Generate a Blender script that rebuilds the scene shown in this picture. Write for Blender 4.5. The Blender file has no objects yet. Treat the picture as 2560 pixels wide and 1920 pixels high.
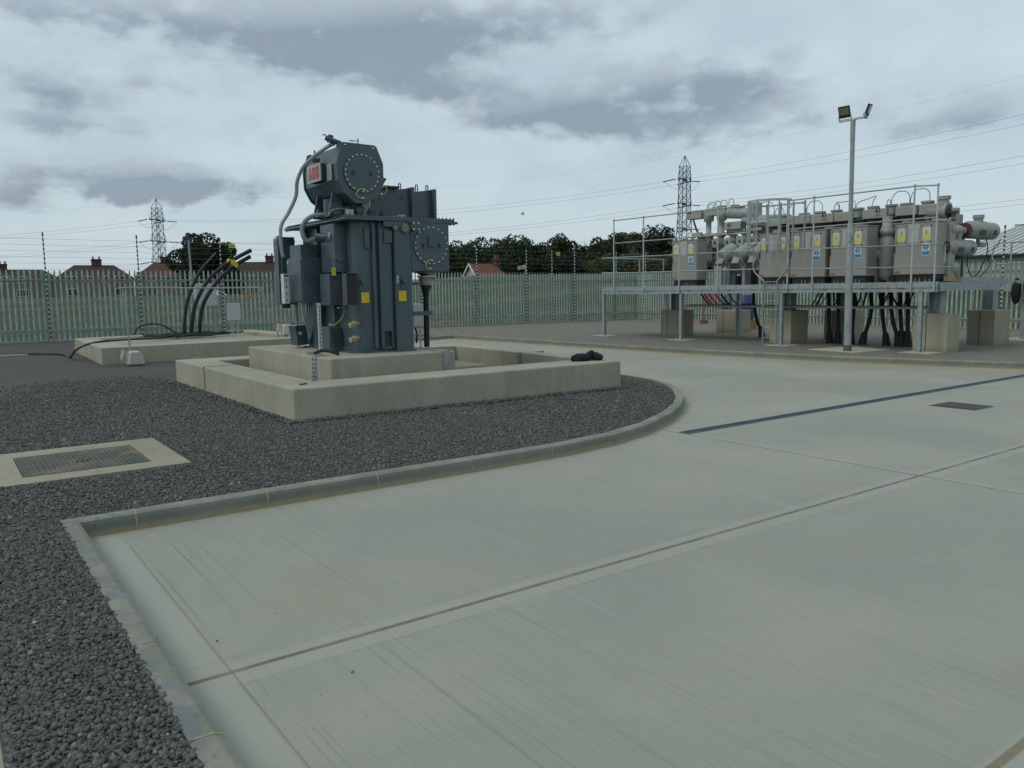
import bpy, bmesh, math, random
import numpy as np
from mathutils import Vector, Matrix
random.seed(7)
S = bpy.context.scene
COL = S.collection

# ------------------------------------------------------------------ camera
cam_d = bpy.data.cameras.new('camera'); cam = bpy.data.objects.new('camera', cam_d); COL.objects.link(cam)
cam_d.lens = 28.13; cam_d.sensor_width = 36; cam_d.clip_start = 0.05; cam_d.clip_end = 3000
R_ = [[0.81022947, -0.58592255, -0.01493205], [-0.08020133, -0.08559581, -0.99309672], [0.58059964, 0.80583381, -0.11634401]]
cam.matrix_world = Matrix(((R_[0][0], -R_[1][0], -R_[2][0], 0), (R_[0][1], -R_[1][1], -R_[2][1], 0), (R_[0][2], -R_[1][2], -R_[2][2], 1.6), (0, 0, 0, 1)))
S.camera = cam

# ------------------------------------------------------------------ light and sky
SUN_AZ, SUN_EL = math.radians(-75), math.radians(48)     # azimuth from +Y towards +X
sd = bpy.data.lights.new('sun', 'SUN'); sd.energy = 0.8; sd.angle = math.radians(25); sd.color = (1.0, 0.95, 0.86)
sun = bpy.data.objects.new('sun', sd); COL.objects.link(sun)
sv = Vector((math.sin(SUN_AZ) * math.cos(SUN_EL), math.cos(SUN_AZ) * math.cos(SUN_EL), math.sin(SUN_EL)))
sun.rotation_euler = sv.to_track_quat('Z', 'Y').to_euler(); sun.location = (0, 0, 60)
S.view_settings.view_transform = 'Standard'; S.view_settings.look = 'None'
S.view_settings.exposure = 0.16; S.view_settings.gamma = 1

W = bpy.data.worlds.new('World'); S.world = W; W.use_nodes = True
nt = W.node_tree; nt.nodes.clear()
def N(t, **k):
    n = nt.nodes.new(t)
    for a, b in k.items(): setattr(n, a, b)
    return n
def mth(op, a, b=None, c=None, clamp=False):
    n = N('ShaderNodeMath', operation=op); n.use_clamp = clamp
    for i, v in enumerate((a, b, c)):
        if v is None: continue
        if isinstance(v, (int, float)): n.inputs[i].default_value = v
        else: nt.links.new(v, n.inputs[i])
    return n.outputs[0]
def mixc(f, a, b):
    n = N('ShaderNodeMix', data_type='RGBA')
    for s, v in ((n.inputs[0], f), (n.inputs[6], a), (n.inputs[7], b)):
        if isinstance(v, (int, float)): s.default_value = v
        elif isinstance(v, tuple): s.default_value = (*v, 1)
        else: nt.links.new(v, s)
    return n.outputs[2]
tc = N('ShaderNodeTexCoord'); sp = N('ShaderNodeSeparateXYZ'); nt.links.new(tc.outputs['Generated'], sp.inputs[0])
dx, dy, dz = sp.outputs
az = mth('MULTIPLY', mth('ARCTAN2', dx, dy), 57.2958)
el = mth('MULTIPLY', mth('ARCSINE', dz), 57.2958)
zc = mth('ADD', mth('MAXIMUM', dz, 0.0), 0.09)
cl = N('ShaderNodeCombineXYZ'); nt.links.new(mth('DIVIDE', dx, zc), cl.inputs[0]); nt.links.new(mth('DIVIDE', dy, zc), cl.inputs[1])
def noise(vec, sc, det, rough=.55, dist=0.0):
    n = N('ShaderNodeTexNoise'); n.inputs['Scale'].default_value = sc; n.inputs['Detail'].default_value = det
    n.inputs['Roughness'].default_value = rough; n.inputs['Distortion'].default_value = dist
    nt.links.new(vec, n.inputs['Vector']); return n.outputs['Fac']
# a vector in degrees, stretched sideways, for cloud edges
ev = N('ShaderNodeCombineXYZ'); nt.links.new(mth('MULTIPLY', az, 0.62), ev.inputs[0]); nt.links.new(el, ev.inputs[1])
n1 = noise(ev.outputs[0], .17, 8, .55, .2)
n2 = noise(ev.outputs[0], .55, 8, .58, .15)
n3 = noise(cl.outputs[0], .55, 8, .6, .3)
wa = mth('ADD', az, mth('MULTIPLY', mth('SUBTRACT', n1, .5), 7))
we = mth('ADD', el, mth('MULTIPLY', mth('SUBTRACT', n2, .5), 3.0))
BL = [(21.7, 17.1, 10.7, 2.4, 0.8), (26.2, 15.7, 6.3, 2.0, 1.1), (9.0, 16.8, 7.0, 1.2, 0.6), (6.5, 12.5, 4.3, 1.3, 0.8), (7.3, 10.5, 4.6, 0.9, 0.7), (13.2, 13.1, 2.9, 1.3, 0.55), (20.2, 10.6, 3.7, 1.0, 0.45), (8.9, 7.6, 6.8, 1.2, 0.9), (15.0, 7.1, 5.8, 1.0, 0.9), (10.1, 6.4, 6.2, 0.6, 0.8), (32.1, 13.6, 3.7, 1.1, 0.75), (39.1, 17.9, 8.0, 2.0, 0.65), (37.5, 11.7, 4.7, 1.3, 0.8), (43.5, 12.7, 7.3, 2.0, 0.9), (50.9, 13.7, 6.0, 1.3, 0.75), (48.5, 10.4, 6.1, 1.3, 0.75), (54.4, 11.6, 4.8, 1.3, 0.45), (63.9, 10.0, 4.9, 1.4, 0.75), (41.9, 7.1, 3.3, 0.7, 0.25), (64.0, 12.7, 1.6, 1.0, 0.25), (29.7, 18.4, 5.2, 1.6, 0.4), (4.8, 5.6, 2.2, 0.5, 0.4)]
acc = None; low = None
for a, e, ra, re_, s in BL:
    u = mth('DIVIDE', mth('SUBTRACT', wa, a), ra); v = mth('DIVIDE', mth('SUBTRACT', we, e), re_)
    g_ = mth('MULTIPLY', mth('EXPONENT', mth('MULTIPLY', mth('ADD', mth('MULTIPLY', u, u), mth('MULTIPLY', v, v)), -1.0)), s * 1.18)
    acc = g_ if acc is None else mth('ADD', acc, g_)
    v2 = mth('DIVIDE', mth('SUBTRACT', we, e - re_ * .45), re_ * .75)
    h_ = mth('MULTIPLY', mth('EXPONENT', mth('MULTIPLY', mth('ADD', mth('MULTIPLY', u, u), mth('MULTIPLY', v2, v2)), -1.0)), s)
    low = h_ if low is None else mth('ADD', low, h_)
# outside the photographed sector the same kind of cloud comes from noise alone
out_ = mth('MULTIPLY', mth('SUBTRACT', n3, .47), 2.2, clamp=True)
hi = mth('MULTIPLY', mth('SUBTRACT', el, 19), .2, clamp=True)
dens = mth('ADD', acc, mth('MULTIPLY', out_, mth('ADD', mth('MULTIPLY', hi, .8), .25)))
n4 = noise(ev.outputs[0], .52, 7, .5, .2)
brk = mth('MULTIPLY', mth('SUBTRACT', n4, .32), 2.8, clamp=True)
dens = mth('MULTIPLY', dens, mth('ADD', mth('MULTIPLY', brk, .75), .48))
lay = N('ShaderNodeCombineXYZ'); nt.links.new(mth('MULTIPLY', az, .16), lay.inputs[0]); nt.links.new(mth('MULTIPLY', el, 1.1), lay.inputs[1])
n5 = noise(lay.outputs[0], 1.0, 7, .6, .3)
dens = mth('ADD', dens, mth('MULTIPLY', mth('SUBTRACT', n5, .5), .65)); dens = mth('ADD', dens, mth('MULTIPLY', mth('SUBTRACT', n4, .5), .45))
mr = N('ShaderNodeMapRange'); mr.interpolation_type = 'SMOOTHSTEP'
mr.inputs[1].default_value = .05; mr.inputs[2].default_value = 1.0; nt.links.new(dens, mr.inputs[0])
light = mixc(mth('MULTIPLY', mth('SUBTRACT', n1, .38), 2.6, clamp=True), (4.65, 5.7, 6.25), (5.9, 6.8, 7.1))
hor = mth('SUBTRACT', 1.0, mth('MULTIPLY', el, .11), clamp=True)
light = mixc(mth('MULTIPLY', hor, .55), light, (4.9, 5.85, 6.3))
dkf = mth('ADD', mth('MULTIPLY', mth('SUBTRACT', low, .15), 1.5), mth('MULTIPLY', mth('SUBTRACT', n2, .5), 1.6), clamp=True)
dark = mixc(dkf, (4.0, 4.75, 5.25), (2.45, 2.95, 3.55))
clouds = mixc(mth('MULTIPLY', mr.outputs[0], .93), light, dark)
sky = N('ShaderNodeTexSky', sky_type='NISHITA'); sky.sun_disc = False; sky.sun_elevation = SUN_EL; sky.sun_rotation = SUN_AZ
fin = mixc(.12, clouds, sky.outputs[0])
bg = N('ShaderNodeBackground'); bg.inputs[1].default_value = 0.1; nt.links.new(fin, bg.inputs[0])
wo = N('ShaderNodeOutputWorld'); nt.links.new(bg.outputs[0], wo.inputs[0])

# ------------------------------------------------------------------ materials
MAT = {}
def newmat(name):
    m = bpy.data.materials.new(name); m.use_nodes = True; MAT[name] = m
    return m, m.node_tree, m.node_tree.nodes['Principled BSDF']
class G:                                                  # tiny node helper for materials
    def __init__(s, t): s.t = t
    def n(s, ty, **k):
        n = s.t.nodes.new(ty)
        for a, b in k.items(): setattr(n, a, b)
        return n
    def put(s, sock, v):
        if isinstance(v, (int, float)): sock.default_value = v
        elif isinstance(v, tuple): sock.default_value = (*v, 1) if len(v) == 3 and sock.type == 'RGBA' else v
        else: s.t.links.new(v, sock)
    def m(s, op, a, b=0.0, clamp=False):
        n = s.n('ShaderNodeMath', operation=op); n.use_clamp = clamp; s.put(n.inputs[0], a); s.put(n.inputs[1], b); return n.outputs[0]
    def mix(s, f, a, b):
        n = s.n('ShaderNodeMix', data_type='RGBA'); s.put(n.inputs[0], f); s.put(n.inputs[6], a); s.put(n.inputs[7], b); return n.outputs[2]
    def pos(s, scale=(1, 1, 1)):
        c = s.n('ShaderNodeNewGeometry'); mp = s.n('ShaderNodeMapping'); mp.inputs['Scale'].default_value = scale
        s.t.links.new(c.outputs['Position'], mp.inputs[0]); return mp.outputs[0]
    def noise(s, vec, sc, det=4, rough=.55, dist=0.0):
        n = s.n('ShaderNodeTexNoise'); n.inputs['Scale'].default_value = sc; n.inputs['Detail'].default_value = det
        n.inputs['Roughness'].default_value = rough; n.inputs['Distortion'].default_value = dist; s.put(n.inputs['Vector'], vec); return n.outputs['Fac']
    def ramp(s, v, a, b):
        n = s.n('ShaderNodeMapRange'); n.interpolation_type = 'SMOOTHSTEP'; s.put(n.inputs[0], v); n.inputs[1].default_value = a; n.inputs[2].default_value = b; return n.outputs[0]
    def bump(s, h, strength, dist, bsdf):
        b = s.n('ShaderNodeBump'); b.inputs['Strength'].default_value = strength; b.inputs['Distance'].default_value = dist
        s.put(b.inputs['Height'], h); s.t.links.new(b.outputs[0], bsdf.inputs['Normal'])
def simple(name, c, rough=.55, metal=0.0, var=.15, scale=6, bump=0.0, spec=.4):
    m, t, b = newmat(name); g = G(t); p = g.pos()
    f = g.ramp(g.noise(p, scale, 5, .6), .3, .7)
    lo = tuple(x * (1 - var) for x in c); hi_ = tuple(min(1, x * (1 + var)) for x in c)
    g.put(b.inputs['Base Color'], g.mix(f, lo, hi_))
    g.put(b.inputs['Roughness'], g.m('ADD', g.m('MULTIPLY', f, .12), rough - .06))
    b.inputs['Metallic'].default_value = metal; b.inputs['Specular IOR Level'].default_value = spec
    if bump: g.bump(g.noise(p, scale * 9, 4), bump, .003, b)
    return m
simple('galvanised', (.30, .34, .345), .5, .25, .16, 9)
simple('galvanised_bright', (.42, .46, .46), .45, .2, .12, 9)
simple('fence_steel', (.385, .455, .395), .55, .0, .22, 5)
simple('fence_rail', (.22, .30, .25), .6, .1, .2, 4)
simple('mast_steel', (.30, .33, .325), .5, .2, .15, 5)
simple('cabinet_paint', (.290, .280, .245), .5, 0, .06, 3)
simple('cabinet_edge', (.34, .32, .22), .5, 0, .1, 3)
simple('gis_paint', (.29, .31, .285), .5, 0, .14, 5)
simple('gis_box', (.31, .305, .27), .5, 0, .08, 5)
simple('gis_dark', (.045, .055, .06), .6, 0, .3, 12)
simple('black_rubber', (.012, .013, .015), .55, 0, .4, 30)
simple('black_cloth', (.012, .015, .022), .9, 0, .5, 25)
simple('white_paint', (.55, .58, .57), .6, 0, .08, 10)
simple('paper_white', (.42, .43, .42), .6, 0, .05, 10)
simple('yellow_paint', (.62, .45, .02), .5, 0, .08, 15)
simple('sign_yellow', (.62, .55, .10), .5, 0, .08, 15)
simple('sign_blue', (.03, .22, .42), .5, 0, .08, 15)
simple('sign_red', (.42, .02, .03), .5, 0, .08, 15)
simple('sign_black', (.02, .02, .02), .5, 0, .08, 15)
simple('orange', (.55, .16, .03), .6, 0, .1, 15)
simple('red_plastic', (.26, .09, .08), .5, 0, .12, 6)
simple('blue_plastic', (.02, .05, .13), .5, 0, .2, 6)
simple('brass', (.45, .38, .22), .4, .5, .2, 30)
simple('bolt_zinc', (.62, .62, .52), .35, .3, .1, 40)
simple('earth_wire', (.35, .50, .04), .5, 0, .3, 60)
simple('copper_rust', (.22, .11, .05), .8, 0, .3, 20)
simple('wood', (.30, .19, .10), .8, 0, .3, 12)
simple('hose_grey', (.28, .31, .31), .5, .1, .1, 20)
simple('sandbag', (.46, .45, .40), .9, 0, .12, 20, .4)
simple('trunk_bark', (.06, .045, .035), .9, 0, .3, 6)
simple('brick', (.085, .042, .034), .9, 0, .3, 8)
simple('render_pink', (.20, .165, .14), .9, 0, .15, 1)
simple('render_cream', (.46, .40, .28), .9, 0, .08, 1)
simple('roof_brown', (.052, .036, .030), .9, 0, .3, 2)
simple('roof_rust', (.10, .042, .028), .9, 0, .3, 2)
simple('roof_orange', (.16, .062, .038), .9, 0, .2, 2)
simple('window_dark', (.02, .026, .03), .15, 0, .2, 3)
simple('plate_grey', (.095, .088, .085), .5, 0, .2, 20)
simple('channel_blue', (.055, .085, .115), .5, .2, .2, 8)
simple('pylon_steel_hazed', (.12, .15, .18), .6, .2, .1, .2)  # lightened so the distance haze is in the steel colour
simple('insulator', (.03, .035, .05), .4, 0, .1, .5)
simple('wire', (.18, .21, .23), .6, 0, .1, .5)
simple('shed_wall', (.26, .28, .25), .7, 0, .1, 1)
simple('flag_white', (.5, .45, .45), .8, 0, .1, 3)
simple('mortar', (.30, .27, .16), .9, 0, .2, 30)
simple('strip_seal', (.09, .10, .10), .7, 0, .15, 20)
simple('strip_steel', (.27, .30, .31), .5, .3, .15, 12)
simple('feather', (.03, .03, .03), .8, 0, .1, 3)
simple('stone_brown', (.13, .065, .03), .9, 0, .3, 30)
simple('rust_red', (.11, .045, .035), .7, 0, .2, 15)
simple('concrete_pale', (.44, .42, .32), .9, 0, .12, 5)
simple('lamp_glass', (.15, .155, .12), .15, 0, .25, 12, 0, .6)

def paint_transformer():
    m, t, b = newmat('transformer_paint'); g = G(t)
    p = g.pos(); pv = g.pos((6, 6, .8))
    f = g.ramp(g.noise(p, 2.2, 5, .6), .3, .7); s = g.ramp(g.noise(pv, 2.0, 4, .6), .5, .75)
    c = g.mix(f, (.045, .073, .086), (.063, .097, .110)); c = g.mix(g.m('MULTIPLY', s, .45), c, (.075, .108, .122))
    sp_ = g.ramp(g.noise(p, 45, 2, .5), .70, .74); c = g.mix(g.m('MULTIPLY', sp_, .4), c, (.18, .19, .17))
    g.put(b.inputs['Base Color'], c); g.put(b.inputs['Roughness'], g.m('ADD', g.m('MULTIPLY', f, .18), .30)); b.inputs['Specular IOR Level'].default_value = .55
    dn = g.n('ShaderNodeNewGeometry'); g.bump(g.noise(p, 60, 3), .12, .002, b)
paint_transformer()

def concrete(name, c, warm, holes=True, scale=1.0):
    m, t, b = newmat(name); g = G(t); p = g.pos()
    big = g.ramp(g.noise(p, .9 * scale, 5, .6, .6), .32, .68); med = g.noise(p, 6 * scale, 6, .65); fine = g.noise(p, 70, 3, .6)
    run = g.ramp(g.noise(g.pos((5, 5, .5)), 1.3, 4, .6), .5, .72)
    c0 = g.mix(big, tuple(x * .86 for x in c), tuple(x * 1.08 for x in c))
    c0 = g.mix(g.m('MULTIPLY', g.ramp(med, .45, .75), .4), c0, warm)
    c0 = g.mix(g.m('MULTIPLY', g.ramp(g.noise(p, 2.7, 6, .7, 1.2), .54, .68), .38), c0, tuple(x * .72 for x in c))
    c0 = g.mix(g.m('MULTIPLY', run, .36), c0, tuple(x * .66 for x in c))
    c0 = g.mix(g.m('MULTIPLY', g.m('SUBTRACT', fine, .5), .35, True), c0, (.1, .1, .09))
    if holes:
        v = g.n('ShaderNodeTexVoronoi'); v.inputs['Scale'].default_value = 2.6; g.put(v.inputs['Vector'], p)
        hole = g.ramp(v.outputs['Distance'], .075, .045)
        c0 = g.mix(g.m('MULTIPLY', hole, .35), c0, (.08, .08, .07))
    # soil splash low on the wall
    sx = g.n('ShaderNodeSeparateXYZ'); g.put(sx.inputs[0], p)
    lowm = g.m('MULTIPLY', g.ramp(g.m('ADD', sx.outputs[2], g.m('MULTIPLY', med, .10)), .21, .10), .35)
    c0 = g.mix(lowm, c0, (.20, .165, .09))
    g.put(b.inputs['Base Color'], c0); b.inputs['Roughness'].default_value = .88; b.inputs['Specular IOR Level'].default_value = .25
    g.bump(g.m('ADD', fine, g.m('MULTIPLY', med, 1.5)), .25, .004, b)
concrete('concrete_wall', (.365, .350, .270), (.42, .385, .28))
concrete('concrete_block', (.35, .33, .25), (.37, .34, .25), False)
concrete('concrete_pad', (.33, .31, .24), (.36, .33, .235), False)

def road():
    m, t, b = newmat('road_concrete'); g = G(t); p = g.pos()
    sx = g.n('ShaderNodeSeparateXYZ'); g.put(sx.inputs[0], p); X, Y, Z = sx.outputs
    wob = g.m('MULTIPLY', g.m('SUBTRACT', g.noise(p, 3, 3), .5), .05)
    def d(ax, v): return g.m('ABSOLUTE', g.m('SUBTRACT', g.m('ADD', ax, g.m('MULTIPLY', wob, .25)), v))
    dj = g.m('MINIMUM', d(Y, 3.345), g.m('ADD', d(Y, 1.10), .0))
    farj = g.m('GREATER_THAN', Y, 1.10); dj2 = d(X, 6.645)
    dk = g.m('ABSOLUTE', g.m('SUBTRACT', X, .70))
    brush = g.noise(g.pos((26, .35, 1)), 3.2, 5, .62); brush2 = g.noise(g.pos((4, .18, 1)), 2.0, 4, .6)
    big = g.noise(p, .35, 5, .6, .5); med = g.noise(p, 2.4, 5, .6); fine = g.noise(p, 90, 3, .6)
    c = g.mix(g.ramp(big, .34, .66), (.280, .290, .244), (.342, .342, .286))
    c = g.mix(g.m('MULTIPLY', g.ramp(brush, .45, .75), .28), c, (.40, .398, .34))
    c = g.mix(g.m('MULTIPLY', g.ramp(brush, .48, .30), .26), c, (.215, .218, .186))
    c = g.mix(g.m('MULTIPLY', g.ramp(brush2, .5, .78), .20), c, (.238, .245, .212))
    lines = g.noise(g.pos((11, .10, 1)), 2.6, 6, .68); lm = g.m('MULTIPLY', g.ramp(lines, .44, .33), g.m('ADD', g.m('MULTIPLY', g.ramp(X, 3.6, .8), .75), .18))
    c = g.mix(g.m('MULTIPLY', lm, .5), c, (.165, .17, .14))
    c = g.mix(g.m('MULTIPLY', g.ramp(med, .58, .8), .35), c, (.29, .275, .215))
    tan = g.m('MULTIPLY', g.ramp(g.noise(p, .8, 6, .65, .8), .56, .72), .5); c = g.mix(tan, c, (.335, .305, .215))
    vs = g.n('ShaderNodeTexVoronoi'); vs.inputs['Scale'].default_value = 1.7; g.put(vs.inputs['Vector'], p); spot = g.m('LESS_THAN', vs.outputs['Distance'], .012); c = g.mix(g.m('MULTIPLY', spot, .5), c, (.12, .11, .08))
    pale = g.m('MULTIPLY', g.ramp(g.noise(g.pos((1, .35, 1)), 1.1, 5, .6, .5), .58, .72), .45); c = g.mix(g.m('MULTIPLY', pale, .6), c, (.40, .40, .345))
    grit = g.noise(p, 26, 5, .7); c = g.mix(g.m('MULTIPLY', g.ramp(grit, .52, .72), .22), c, (.20, .20, .165))
    c = g.mix(g.m('MULTIPLY', g.m('SUBTRACT', fine, .5), .6, True), c, (.15, .15, .13))
    # trowelled margins along the joints and the kerb (smooth, paler)
    side_ = g.m('ADD', g.m('MULTIPLY', g.m('GREATER_THAN', Y, 3.345), -.035), g.m('MULTIPLY', g.m('LESS_THAN', Y, 2.2), g.m('MULTIPLY', farj, -.09)))
    dm = g.m('SUBTRACT', dj, side_)
    mar = g.m('MAXIMUM', g.ramp(dm, .135, .115), g.m('MULTIPLY', g.ramp(dj2, .085, .065), .9))
    mk = g.m('MULTIPLY', g.ramp(dk, .21, .19), g.m('LESS_THAN', Y, 5.8)); mar = g.m('MAXIMUM', mar, mk)
    c = g.mix(g.m('MULTIPLY', mar, .45), c, (.355, .362, .312))
    # score line at the edge of the margin, and the joint groove itself
    score = g.m('MULTIPLY', g.ramp(g.m('ABSOLUTE', g.m('SUBTRACT', dk, .215)), .007, .003), g.m('LESS_THAN', Y, 5.5))
    score = g.m('MAXIMUM', score, g.m('MULTIPLY', g.ramp(g.m('ABSOLUTE', g.m('SUBTRACT', dj, .135)), .009, .003), g.m('MULTIPLY', g.m('MULTIPLY', g.ramp(med, .4, .6), g.m('GREATER_THAN', Y, 2.2)), .55)))
    c = g.mix(g.m('MULTIPLY', score, .38), c, (.13, .12, .09))
    gr = g.m('MAXIMUM', g.ramp(dj, .020, .010), g.m('MULTIPLY', g.ramp(g.m('ABSOLUTE', g.m('SUBTRACT', X, 6.62)), .022, .012), .7))
    gr = g.m('MAXIMUM', gr, g.m('MULTIPLY', g.ramp(dk, .014, .006), .8))
    c = g.mix(g.m('MULTIPLY', gr, .8), c, g.mix(g.ramp(med, .4, .62), (.10, .085, .055), (.21, .17, .10)))
    # tan silt washed along the foot of the kerbs and far edge
    kd = g.ramp(g.m('ADD', Y, g.m('MULTIPLY', med, .22)), 5.90, 6.02)
    nearK = g.m('MULTIPLY', kd, g.m('LESS_THAN', X, 5.2))
    far = g.m('MULTIPLY', g.ramp(g.m('ADD', g.m('ADD', X, g.m('MULTIPLY', Y, .10)), g.m('MULTIPLY', med, 2.2)), 15.2, 17.8), .8)
    c = g.mix(g.m('MULTIPLY', g.m('MAXIMUM', nearK, far), .55), c, (.30, .255, .15))
    g.put(b.inputs['Base Color'], c); g.put(b.inputs['Roughness'], g.m('SUBTRACT', .88, g.m('MULTIPLY', mar, .12)))
    b.inputs['Specular IOR Level'].default_value = .3
    h = g.m('ADD', g.m('MULTIPLY', brush, g.m('SUBTRACT', 1.2, mar)), g.m('MULTIPLY', gr, -2.5)); h = g.m('ADD', h, g.m('MULTIPLY', fine, .25))
    g.bump(h, .4, .006, b)
road()

def kerbmat():
    m, t, b = newmat('kerb_concrete'); g = G(t); p = g.pos()
    sx = g.n('ShaderNodeSeparateXYZ'); g.put(sx.inputs[0], p)
    big = g.ramp(g.noise(p, 1.7, 5, .65, .4), .42, .6); med = g.noise(p, 9, 5, .65)
    c = g.mix(big, (.180, .184, .150), (.255, .250, .205))
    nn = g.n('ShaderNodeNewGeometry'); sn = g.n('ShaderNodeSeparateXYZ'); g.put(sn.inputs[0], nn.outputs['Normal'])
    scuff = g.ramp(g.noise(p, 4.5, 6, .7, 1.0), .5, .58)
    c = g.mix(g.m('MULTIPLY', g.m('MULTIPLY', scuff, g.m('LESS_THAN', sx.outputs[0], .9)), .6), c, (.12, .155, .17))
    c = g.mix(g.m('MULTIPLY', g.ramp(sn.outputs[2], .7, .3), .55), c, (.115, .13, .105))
    low = g.ramp(g.m('ADD', sx.outputs[2], g.m('MULTIPLY', med, .06)), .085, .04)
    c = g.mix(g.m('MULTIPLY', low, .75), c, (.31, .265, .14))
    c = g.mix(g.m('MULTIPLY', g.ramp(med, .55, .8), .4), c, (.33, .34, .30))
    g.put(b.inputs['Base Color'], c); b.inputs['Roughness'].default_value = .85
    g.bump(g.noise(p, 60, 4), .2, .003, b)
kerbmat()

def gravel(name, far=False):
    m, t, b = newmat(name); g = G(t); p = g.pos()
    v = g.n('ShaderNodeTexVoronoi'); v.inputs['Scale'].default_value = 42 if not far else 36; g.put(v.inputs['Vector'], p)
    sx = g.n('ShaderNodeSeparateColor'); g.put(sx.inputs[0], v.outputs['Color'])
    k = (.66, .65, .61) if not far else (2.15, 2.08, 1.66)  # near tone lowered to hold the shadows between loose stones
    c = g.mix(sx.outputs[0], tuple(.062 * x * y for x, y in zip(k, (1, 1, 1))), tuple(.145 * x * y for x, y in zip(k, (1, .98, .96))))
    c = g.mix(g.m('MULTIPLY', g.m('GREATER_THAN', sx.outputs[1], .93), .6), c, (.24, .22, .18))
    c = g.mix(g.m('MULTIPLY', g.ramp(v.outputs['Distance'], .35, .75), .6), c, (.03, .03, .03))  # shade in the gaps between stones put into the colour
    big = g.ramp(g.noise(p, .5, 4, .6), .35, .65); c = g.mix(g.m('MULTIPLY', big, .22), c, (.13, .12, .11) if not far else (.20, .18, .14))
    g.put(b.inputs['Base Color'], c); b.inputs['Roughness'].default_value = .85
    g.bump(g.m('MULTIPLY', v.outputs['Distance'], -1.0), .9, .02, b)
gravel('gravel_dark'); gravel('gravel_far', True)

def stones():
    m, t, b = newmat('stone_chips'); g = G(t)
    geo = g.n('ShaderNodeNewGeometry'); r = geo.outputs['Random Per Island']
    w = g.n('ShaderNodeTexWhiteNoise', noise_dimensions='1D'); g.put(w.inputs['W'], r)
    s = g.n('ShaderNodeSeparateColor'); g.put(s.inputs[0], w.outputs['Color'])
    c = g.mix(r, (.048, .049, .045), (.142, .142, .130)); c = g.mix(g.m('MULTIPLY', s.outputs[0], .25), c, (.125, .092, .078))
    c = g.mix(g.m('MULTIPLY', s.outputs[2], .22), c, (.085, .115, .11))
    c = g.mix(g.m('MULTIPLY', g.m('GREATER_THAN', s.outputs[1], .975), .6), c, (.32, .30, .26))
    g.put(b.inputs['Base Color'], c); b.inputs['Roughness'].default_value = .75
stones()

def grassmat():
    m, t, b = newmat('field_grass'); g = G(t); p = g.pos()
    big = g.ramp(g.noise(g.pos((.25, 1, 1)), .06, 4, .6), .38, .62); med = g.noise(p, .9, 5, .65); fine = g.noise(p, 7, 4, .7)
    c = g.mix(big, (.013, .034, .009), (.024, .052, .014)); c = g.mix(g.m('MULTIPLY', g.ramp(med, .45, .7), .6), c, (.015, .033, .010))
    sx = g.n('ShaderNodeSeparateXYZ'); g.put(sx.inputs[0], p)
    dr = g.m('ADD', sx.outputs[1], g.m('MULTIPLY', g.noise(p, .05, 3), 14)); st = g.m('SINE', g.m('MULTIPLY', dr, .62))
    c = g.mix(g.m('MULTIPLY', g.ramp(st, .45, .9), .6), c, (.10, .07, .04))
    c = g.mix(g.m('MULTIPLY', g.m('SUBTRACT', fine, .45), 1.2, True), c, (.045, .07, .022))
    g.put(b.inputs['Base Color'], c); b.inputs['Roughness'].default_value = .95
grassmat()

def leafmat(name, a, c2):
    m, t, b = newmat(name); g = G(t)
    geo = g.n('ShaderNodeNewGeometry'); w = g.n('ShaderNodeTexWhiteNoise', noise_dimensions='1D'); g.put(w.inputs['W'], geo.outputs['Random Per Island'])
    f = g.ramp(g.noise(g.pos(), .6, 3), .35, .65)
    c = g.mix(w.outputs['Value'], tuple(x * .75 for x in a), tuple(x * 1.25 for x in a)); c = g.mix(g.m('MULTIPLY', f, .6), c, c2)
    g.put(b.inputs['Base Color'], c); b.inputs['Roughness'].default_value = .8; b.inputs['Specular IOR Level'].default_value = .2
leafmat('leaf_dark', (.022, .036, .015), (.030, .048, .018))
leafmat('leaf_mid', (.040, .062, .024), (.055, .080, .028))
leafmat('leaf_olive', (.080, .092, .030), (.105, .11, .04))
leafmat('leaf_grey', (.085, .10, .065), (.075, .10, .05))

def corrug():
    m, t, b = newmat('roof_sheet'); g = G(t); p = g.pos()
    sx = g.n('ShaderNodeSeparateXYZ'); g.put(sx.inputs[0], p)
    g.put(b.inputs['Base Color'], g.mix(g.noise(p, 1.5, 4), (.46, .48, .46), (.55, .56, .54))); b.inputs['Roughness'].default_value = .5
corrug()
def cover():
    m, t, b = newmat('cover_iron'); g = G(t); p = g.pos()
    f = g.ramp(g.noise(p, 3.5, 5, .65), .42, .66)
    c = g.mix(f, (.060, .070, .058), (.165, .125, .068)); c = g.mix(g.m('MULTIPLY', g.ramp(g.noise(p, 30, 4), .5, .7), .4), c, (.13, .135, .12))
    g.put(b.inputs['Base Color'], c); b.inputs['Roughness'].default_value = .65; b.inputs['Metallic'].default_value = .15
cover()

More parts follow.
